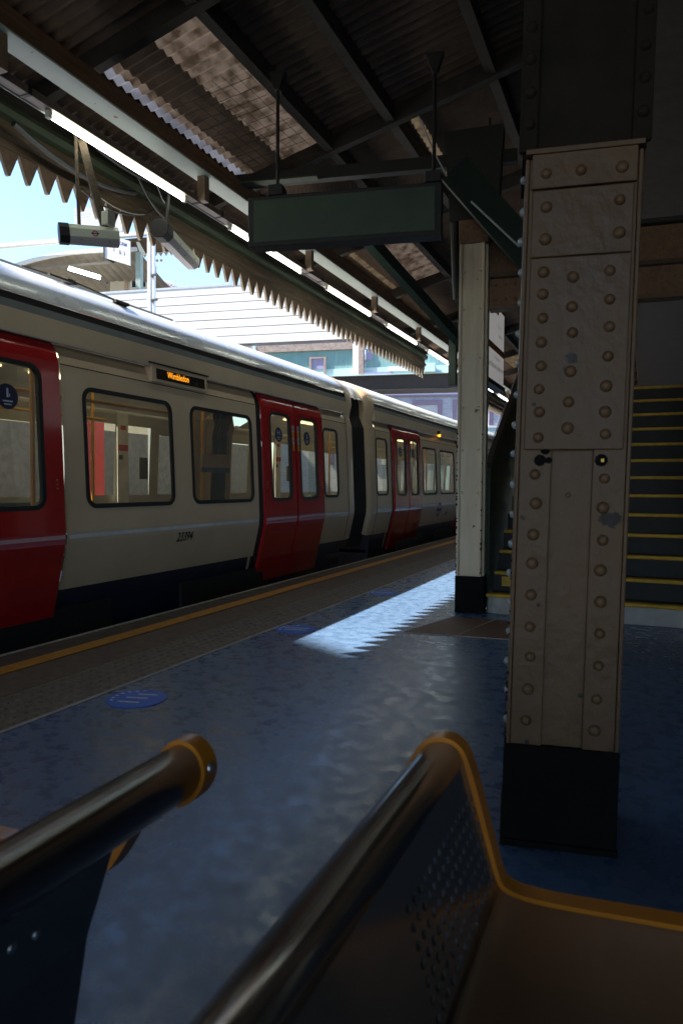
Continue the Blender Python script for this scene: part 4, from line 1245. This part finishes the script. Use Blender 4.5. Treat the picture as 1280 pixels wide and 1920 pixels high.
def perforated(A, B, y0, y1, hole, pitch_y=0.030, rows=6):
    """flat sheet cut by round holes where hole(i_row, y) says so"""
    mb = MB()
    nY = int((y1 - y0) / pitch_y)
    def P(t, y): q = lerp2(A, B, t); return (q[0], y, q[1])
    for r in range(rows):
        t0, t1 = r / rows, (r + 1) / rows
        for k in range(nY):
            ya, yb = y0 + (y1 - y0) * k / nY, y0 + (y1 - y0) * (k + 1) / nY
            if not hole((t0 + t1) / 2, (ya + yb) / 2):
                mb.quad(P(t0, ya), P(t1, ya), P(t1, yb), P(t0, yb)); continue
            tc, yc = (t0 + t1) / 2, (ya + yb) / 2
            ht = 0.30 * (t1 - t0); hy = 0.30 * (yb - ya)
            sq = [P(t0, ya), P(tc, ya), P(t1, ya), P(t1, yc), P(t1, yb), P(tc, yb), P(t0, yb), P(t0, yc)]
            c8 = [P(tc + ht * math.cos(R(225 + 45 * j)) * 1.0, yc + hy * math.sin(R(225 + 45 * j))) for j in range(8)]
            c8 = [P(tc - ht * 0.75, yc - hy * 0.75), P(tc, yc - hy), P(tc + ht * 0.75, yc - hy * 0.75), P(tc + ht, yc), P(tc + ht * 0.75, yc + hy * 0.75), P(tc, yc + hy), P(tc - ht * 0.75, yc + hy * 0.75), P(tc - ht, yc)]
            i = len(mb.v); mb.v += sq + c8
            for j in range(8): mb.f.append((i + j, i + (j + 1) % 8, i + 8 + (j + 1) % 8, i + 8 + j))
    return mb
thick(add('backrest', perforated(A_, B_, -0.55, 1.062, lambda t, y: t > 0.22 and (y % 0.56) > 0.16, 0.022, 9), 'seatmetal', bR), 0.003)
add('rear_panel', MB().loft([[(-0.335, y, 0.56), (-0.30, y, 0.42), (-0.24, y, 0.30), (-0.22, y, 0.30), (-0.285, y, 0.42), (-0.32, y, 0.56)] for y in (-0.55, 1.0)]), 'dark', bR)  # dark sheet added behind the perforations so the holes look dark
lg = MB()
for yy in (0.75, -0.3): lg.box(-0.15, -0.09, yy - 0.03, yy + 0.03, 0.0, 0.418)
for yy in (0.75, -0.3): lg.box(-0.20, 0.12, yy - 0.02, yy + 0.02, 0.0, 0.018)
add('pedestal', lg, 'dark', bR)
# left bench (seat towards the train), seen from behind
PL = [(-0.650, 0.562), (-0.624, 0.575), (-0.607, 0.600), (-0.603, 0.622), (-0.614, 0.646), (-0.640, 0.656), (-0.664, 0.645), (-0.684, 0.610), (-0.735, 0.505), (-0.785, 0.425), (-0.815, 0.405), (-0.90, 0.400), (-1.06, 0.42), (-1.12, 0.40)]
PL = [(x - 0.014, z - 0.003) for x, z in PL]
bL, spl, nl = bench('metal bench at the lower left facing the train, orange capped top roll', 0, True, 0.89, -0.75, PL, 0.40)
jA = min(range(len(spl)), key=lambda i: (spl[i][0] + 0.684) ** 2 + (spl[i][1] - 0.610) ** 2)
jB = min(range(len(spl)), key=lambda i: (spl[i][0] + 0.785) ** 2 + (spl[i][1] - 0.425) ** 2)
thick(add('top_roll', sheet(spl[:jA + 1], -0.75, 0.878), 'seatmetal', bL, smooth=True))
thick(add('seat_sheet', sheet(spl[jB:], -0.75, 0.80), 'seatmetal', bL, smooth=True))
A_, B_ = spl[jA], spl[jB]
thick(add('backrest', perforated(A_, B_, -0.75, 0.80, lambda t, y: 0.3 < t < 0.5 and 0.6 < y < 0.68, 0.03, 6), 'seatmetal', bL), 0.003)
add('rear_panel', MB().loft([[(-0.660, y, 0.60), (-0.73, y, 0.40), (-0.80, y, 0.02), (-0.86, y, 0.02), (-0.80, y, 0.40), (-0.70, y, 0.60)] for y in (-0.75, 0.76)]), 'seatmetal', bL, bevel=0.004)
add('end_bolt', MB().dome((-0.610, 0.895, 0.618), 0.009, 0.006, (1, 0, 0.2), 10, 3), 'steel', bL)
add_each('rear_bolt', MB().dome((-0.700, 0.60, 0.49), 0.008, 0.006, (1, 0, 0.2), 8, 2).dome((-0.702, 0.64, 0.482), 0.008, 0.006, (1, 0, 0.2), 8, 2), 'steel', bL)

# ------------------------------------------------------------------ footbridge with white cladding across the tracks
K = 1.35
BO = Vector((-7.839 * K, 20.0 * K, 0)); BROT = 10
BF = local_frame(BO, BROT)
def bz(z): return 1.06 + (z - 1.06) * K
fb_ = thing('footbridge', 'covered footbridge over the tracks with white cladding, teal panels and dark girder', 'bridge', BO)
def badd(name, mb, m, bevel=0.0, parent=None): return add(name, mb, m, parent or fb_, xf=BF, bevel=bevel)
SL, SR = -13.6 * K, 8.0 * K
badd('girder', MB().box(-7 * K, SR, 0, 0.22, bz(3.975), bz(4.405)), 'girder')
badd('girder_flange', MB().box(-7 * K, SR, -0.12, 0.35, bz(3.95), bz(3.972)), 'girder')
badd('girder_flange', MB().box(-7 * K, SR, -0.14, 0.30, bz(4.407), bz(4.432)), 'tealpale')
badd('deck', MB().box(-7 * K, SR, 0.36, 2.8, bz(4.1), bz(4.4)), 'girder')
badd('kick_panel', MB().box(-7 * K, SR, 0.02, 0.10, bz(4.434), bz(4.66)), 'tealpale')
for a_, b_ in ((-7.0, -0.52), (-0.10, 3.2), (3.3, 8.0)):
    badd('teal_panel', MB().box(a_ * K, b_ * K, 0.05, 0.12, bz(4.662), bz(5.235)), 'teal')
badd('head_beam', MB().box(-7 * K, -0.46 * K, -0.06, 0.14, bz(5.24), bz(5.455)), 'stone')
badd('bridge_post', MB().box(-0.50 * K, -0.31 * K, -0.08, 0.16, bz(4.44), bz(5.46)), 'cladding')
badd('bridge_post', MB().box(-0.30 * K, -0.16 * K, -0.10, 0.16, bz(4.44), bz(5.46)), 'stone')
badd('bridge_post', MB().box(-3.78 * K, -3.66 * K, -0.08, 0.13, bz(4.44), bz(5.46)), 'tealpale')
wfr = MB()
wa, wb_, wz0, wz1 = -1.90 * K, -1.36 * K, bz(4.50), bz(5.04)
wfr.box(wa, wb_, -0.05, 0.04, wz1 - 0.07, wz1).box(wa, wa + 0.09, -0.05, 0.04, wz0, wz1 - 0.071).box(wb_ - 0.09, wb_, -0.05, 0.04, wz0, wz1 - 0.071)
wo = badd('window', wfr, 'stone'); badd('shutter', MB().box(wa + 0.09, wb_ - 0.09, 0.0, 0.045, wz0 + 0.22, wz1 - 0.07), 'lilac', parent=wo)
badd('lilac_notice', MB().box(-0.10 * K, 0.12 * K, 0.0, 0.045, bz(4.9), bz(5.2)), 'lilac')
badd('ledge', MB().box(-0.15 * K, 0.7 * K, -0.10, 0.0, bz(4.434), bz(4.50)), 'lilac')
badd('ledge', MB().box(0.6 * K, 2.0 * K, -0.06, 0.0, bz(4.52), bz(4.66)), 'cladding')
badd('cable_box', MB().box(1.70 * K, 2.05 * K, -0.25, -0.02, bz(4.44), bz(4.70)), 'tealpale', 0.01)
ph = 0.268 * K
nb_ = 7
for r in range(nb_):
    zt = bz(7.42) - r * ph
    x = SL
    joints = [SL, -7.6 * K + (r % 2) * 0.6, -3.62 * K + (r % 3) * 0.8, 0.4 * K, 5.0 * K]
    for a_, b_ in zip(joints, joints[1:]):
        badd('cladding_board', MB().box(a_ + 0.004, b_ - 0.004, random.uniform(-0.005, 0.002), 0.06, zt - ph + 0.03, zt), 'cladding')
badd('cladding_backing', MB().box(SL, 5 * K, 0.075, 0.16, bz(5.465), bz(7.41)), 'greyink')
badd('capping', MB().box(SL, 5 * K, -0.012, 0.22, bz(7.421), bz(7.49)), 'galv')
badd('abutment', MB().box(SL, -7.05 * K, 0.1, 2.8, -1.29, bz(5.46)), 'render')
badd('pier', MB().box(6.6 * K, 7.6 * K, 0.4, 2.4, -1.29, bz(3.94)), 'girder')

# galvanised mast behind the train
mast = thing('steel_mast', 'slender galvanised mast rising behind the carriage roof', 'mast', (-9.63, 12, -1.3))
add('mast_tube', MB().box(-9.725, -9.625, 11.95, 12.05, -1.3, 6.35), 'galv', mast, bevel=0.01)
add('mast_rail', MB().box(-9.610, -9.555, 11.96, 12.02, -1.3, 6.35), 'galv', mast)
add('mast_clip', MB().box(-9.62, -9.45, 11.93, 11.955, 5.42, 5.46).box(-9.62, -9.45, 11.93, 11.955, 4.9, 4.94), 'dark', mast)
m2 = thing('steel_mast', 'short pale mast above the white cladding seen between valance boards', 'mast', BF @ Vector((-4.72 * K, 0.6, bz(7.4))))
badd('mast_tube', MB().box(-4.80 * K, -4.68 * K, 0.5, 0.62, bz(7.3), bz(8.6)), 'galv', 0.01, parent=m2)

# ------------------------------------------------------------------ far canopy on the street above, with its platform sign
CF = local_frame((-10.45, 29.8, 0.08), 10) @ Matrix.Scale(1.12, 4)
fcn = thing('far_canopy', 'arched corrugated canopy on the street above the far platform', 'canopy', CF @ Vector((-13, 0, 9.2)))
def cadd(name, mb, m, bevel=0.0, parent=None, smooth=False): return add(name, mb, m, parent or fcn, xf=CF, bevel=bevel, smooth=smooth)
vt = MB(); rings = []
for j in range(61):
    x = -19.5 + 8.0 * j / 60
    rip = 0.03 * math.cos(j * math.pi / 1.5)
    rr = []
    for q in range(9):
        y_ = 0.2 + q * 0.5
        zz = 9.75 + 1.45 * math.sin(min(1.0, (x + 21.0) / 8.5) * math.pi * 0.62) ** 0.8 - q * 0.14 + rip
        rr.append((x, y_, zz))
    rings.append(rr)
cadd('vault_sheet', vt.loft(rings, False), 'corr')
ft = MB()
for j in range(0, 16):
    x0_ = -19.5 + 8.0 * j / 16; x1_ = -19.5 + 8.0 * (j + 1) / 16
    def zc(x): return 9.78 + 1.45 * math.sin(min(1.0, (x + 21.0) / 8.5) * math.pi * 0.62) ** 0.8
    ft.loft([[(x0_, 0.05, zc(x0_) - 0.05), (x1_, 0.05, zc(x1_) - 0.05), (x1_, 0.05, zc(x1_) + 0.10), (x0_, 0.05, zc(x0_) + 0.10)], [(x0_, 0.18, zc(x0_) - 0.05), (x1_, 0.18, zc(x1_) - 0.05), (x1_, 0.18, zc(x1_) + 0.10), (x0_, 0.18, zc(x0_) + 0.10)]])
cadd('vault_rim', ft, 'cladding')
cadd('gable_panel', MB().box(-19.5, -11.4, 0.3, 0.4, 10.72, 10.80), 'corr')
cadd('post', MB().box(-11.50, -11.25, 0.0, 0.22, 7.0, 11.0), 'postgreen', 0.01)
cadd('post_bracket', MB().prism([(-11.48, 11.45), (-11.35, 11.45), (-11.05, 10.9), (-11.26, 10.85)], 'y', 0.02, 0.12), 'housing')
cadd('eaves_beam', MB().box(-19.5, -8.8, -0.3, -0.05, 11.62, 11.78), 'cladding')
cadd('eaves_soffit', MB().box(-13.0, -8.8, -0.02, 1.6, 11.50, 11.60), 'fascia')
cadd('eaves_valance', (lambda mb: [mb.prism([(-12.9 + i * 0.27, 11.50), (-12.9 + i * 0.27 + 0.135, 11.30), (-12.9 + i * 0.27 + 0.26, 11.50)], 'y', 1.6, 1.66) for i in range(15)] and mb)(MB()), 'cladding')
cadd('lattice_panel', MB().box(-14.6, -13.0, 0.1, 0.2, 11.9, 13.2).box(-12.6, -12.2, 0.1, 0.2, 12.0, 13.0), 'brickpale')
psn = thing('platform_sign', 'white angled PLATFORM sign fixed to the far canopy post', 'sign', CF @ Vector((-12.0, -0.3, 10.6)))
sg_ = MB(); sg_.loft([[(-12.75, y, 10.72), (-11.52, y, 10.30), (-11.52, y, 11.34), (-12.75, y, 11.76)] for y in (-0.42, -0.34)])
cadd('sign_board', sg_, 'cladding', parent=psn)
for tx, sz, x_, z_, mk, sq in (('PLATFORM', 0.215, -12.06, 11.30, 'blueink', 0.80), ('2', 0.24, -12.30, 11.05, 'greyink', 1), ('& 3', 0.24, -11.90, 10.86, 'greyink', 1)):
    add('sign_lettering', text_mesh(tx, sz, 0, sq, 0.003), mk, psn, xf=CF @ frame_xf((x_, -0.425, z_), (1, 0, -0.34), (0.0, 0, 1)))
cadd('sign_bracket', MB().box(-12.80, -12.74, -0.45, 0.3, 10.70, 11.25), 'dark', parent=psn)
flt = thing('fluorescent_light', 'greenish fluorescent light under the far arched canopy', 'light', CF @ Vector((-13.6, -0.5, 10.0)), 'fluorescent tubes along the canopy')
tb_ = MB(); slanted_bar(tb_, (-14.45, -0.5, 10.33), (-12.95, -0.5, 9.84), 0.12, 0.20)
cadd('tube', tb_, 'tube', parent=flt)
fh = MB(); slanted_bar(fh, (-14.6, -0.5, 10.26), (-12.6, -0.5, 9.60), 0.16, 0.07)
cadd('light_body', fh, 'dark', parent=flt)

# ------------------------------------------------------------------ house, sheds and pale brick building behind
HF = local_frame(Vector((-8.6, 20.0, 0)) + Vector((-math.sin(R(15)), math.cos(R(15)), 0)) * 14, 15)
hs = thing('house', 'small rendered house with tiled roof verge above the white cladding', 'house', HF @ Vector((-13.6, 2, 6)))
def hadd(name, mb, m, parent=None, bevel=0.0): return add(name, mb, m, parent or hs, xf=HF, bevel=bevel)
hadd('wall', MB().loft([[(-14.9, y, -1.3), (-12.75, y, -1.3), (-12.75, y, 12.2), (-14.0, y, 12.85), (-14.9, y, 12.85)] for y in (0, 4.0)]), 'render')
hadd('corner_brick', MB().box(-14.06, -13.86, -0.04, -0.002, -1.3, 12.75), 'brickhouse')
hadd('roof', MB().loft([[(-14.2, y, 13.02), (-12.5, y, 12.14), (-12.5, y, 12.26), (-14.2, y, 13.14)] for y in (-0.25, 4.2)]), 'tile')
wn_ = hadd('window', MB().box(-13.70, -12.80, -0.06, -0.005, 11.55, 12.12), 'cladding')
hadd('pane', MB().box(-13.62, -13.28, -0.075, -0.065, 11.55, 12.06), 'pane', parent=wn_)
hadd('pane', MB().box(-13.22, -12.86, -0.075, -0.065, 11.55, 12.06), 'pane', parent=wn_)
hadd('chimney', MB().box(-13.5, -12.95, 1.0, 1.6, 12.4, 13.15), 'brickhouse')
rt = MB()
for i in range(7): rt.box(-13.9 + i * 0.24, -13.9 + i * 0.24 + 0.11, 0.9, 1.02, 13.2, 13.3)
hadd('ridge_tile', rt, 'tile')
rw = thing('terrace_house', 'brick terrace with stepped sloping parapet above the cladding', 'house', HF @ Vector((-12.0, 3.5, 6)))
hadd('wall', MB().loft([[(-13.2, y, -1.3), (-11.2, y, -1.3), (-11.2, y, 11.62), (-13.2, y, 12.55)] for y in (3.2, 8.0)]), 'brickhouse', parent=rw)
hadd('parapet', MB().loft([[(-13.2, y, 12.56), (-11.0, y, 11.53), (-11.0, y, 11.66), (-13.2, y, 12.70)] for y in (3.0, 3.4)]), 'cladding', parent=rw)
dn = MB()
for i in range(12):
    x_ = -13.1 + i * 0.165; z_ = 12.72 - (x_ + 13.2) * 0.47
    dn.box(x_, x_ + 0.08, 3.0, 3.3, z_ - 0.02, z_ + 0.12)
hadd('dentil', dn, 'cladding', parent=rw)
sh = thing('rooftop_shed', 'low grey rooftop block beyond the cladding, tiles along its top', 'shed', HF @ Vector((-11.0, 6, 6)))
hadd('wall', MB().box(-11.75, -10.62, 6.0, 8.0, -1.3, 12.35), 'render', parent=sh)
sd = MB()
for i in range(9): sd.box(-11.75 + i * 0.125, -11.75 + i * 0.125 + 0.06, 6.0, 6.2, 12.351, 12.43)
hadd('ridge_tile', sd, 'tile', parent=sh)

KF = local_frame(Vector((-7.839, 20.0, 0)) + Vector((-math.sin(R(15)), math.cos(R(15)), 0)) * 18, 15)
bb_ = thing('brick_building', 'pale brick building with blind purple-edged window recesses under the footbridge', 'building', KF @ Vector((0, 3, -1.3)))
def kadd(name, mb, m, parent=None): return add(name, mb, m, parent or bb_, xf=KF)
me_ = MB().box(-7.5, 12, 0, 7, -1.3, 8.4).data('wall'); me_.materials.append(M['brickpale'])
wo_ = bpy.data.objects.new('wall', me_); COL.objects.link(wo_); wo_.parent = bb_
wo_.matrix_local = Matrix.Translation(-root_loc(bb_)) @ KF
for a_, b_ in ((0.46, 2.10), (2.68, 4.92), (-1.9, -0.2), (5.5, 7.3), (-4.2, -2.5)):
    fr_m = MB().box(a_, b_, -0.08, -0.002, 5.55, 5.83).box(a_, a_ + 0.24, -0.08, -0.002, 2.2, 5.549).box(b_ - 0.24, b_, -0.08, -0.002, 2.2, 5.549)
    f_ = kadd('window_surround', fr_m, 'brickpurple')
    kadd('blind_panel', MB().box(a_ + 0.24, b_ - 0.24, -0.03, -0.001, 2.2, 5.549), 'cladding', parent=f_)
kadd('string_course', MB().box(-7.5, 12, -0.10, -0.002, 6.02, 6.12), 'brickpurple')
kadd('cornice', MB().box(-7.6, 12.1, -0.2, -0.002, 8.1, 8.4), 'cladding')
kadd('plinth', MB().box(2.4, 12, -0.12, -0.002, 4.25, 4.36), 'cladding')
kadd('plinth_band', MB().box(2.4, 12, -0.10, -0.003, -1.3, 4.249), 'tealpale')

# ------------------------------------------------------------------ far-side platform, wall behind it, walls out of frame
struct('far_platform', MB().box(-12.5, -7.2, -40, 60, -1.28, 0.0), 'concrete')
pb = thing('poster_board', 'red and white poster board on the far platform seen through the carriage', 'poster board', (-9.4, 10.2, 0))
add('board', MB().box(-9.45, -9.41, 9.3, 9.75, 0.6, 2.2).box(-9.45, -9.41, 9.4, 9.46, 0.0, 0.6), 'white_ink', pb)
add('red_poster', MB().box(-9.45, -9.41, 9.752, 10.3, 0.6, 2.2), 'redink', pb)
rwall = thing('retaining_wall', 'brick retaining wall behind the far platform', 'wall', (-12.8, 0, -1.3))
add('wall_face', MB().box(-13.0, -12.6, -12, 22, -1.29, 2.4), 'concrete', rwall)
kw = thing('station_wall', 'dark station building wall along the right of the platform', 'wall', (3.0, 10, -1.3))  # unseen wall added to block light from the right
add('wall_face', MB().box(2.905, 3.2, -2.5, 45, -1.29, 4.2), 'tilewall', kw)
add('wall_panel', MB().box(2.88, 2.904, -2.5, 45, 0.02, 1.2), 'greenpaint', kw)
ob = thing('office_block', 'tall brick office block beside the station, out of frame', 'building', (-21, -10, -1.3))
OF = local_frame((-19.8, -3.25, 0), -28)
add('block_wall', MB().box(-18, 15, -14, 0, -1.3, 23.4), 'block', ob, xf=OF)
add('block_parapet', MB().box(-18.2, 15.2, -14.2, 0.2, 23.41, 24.0), 'render', ob, xf=OF)
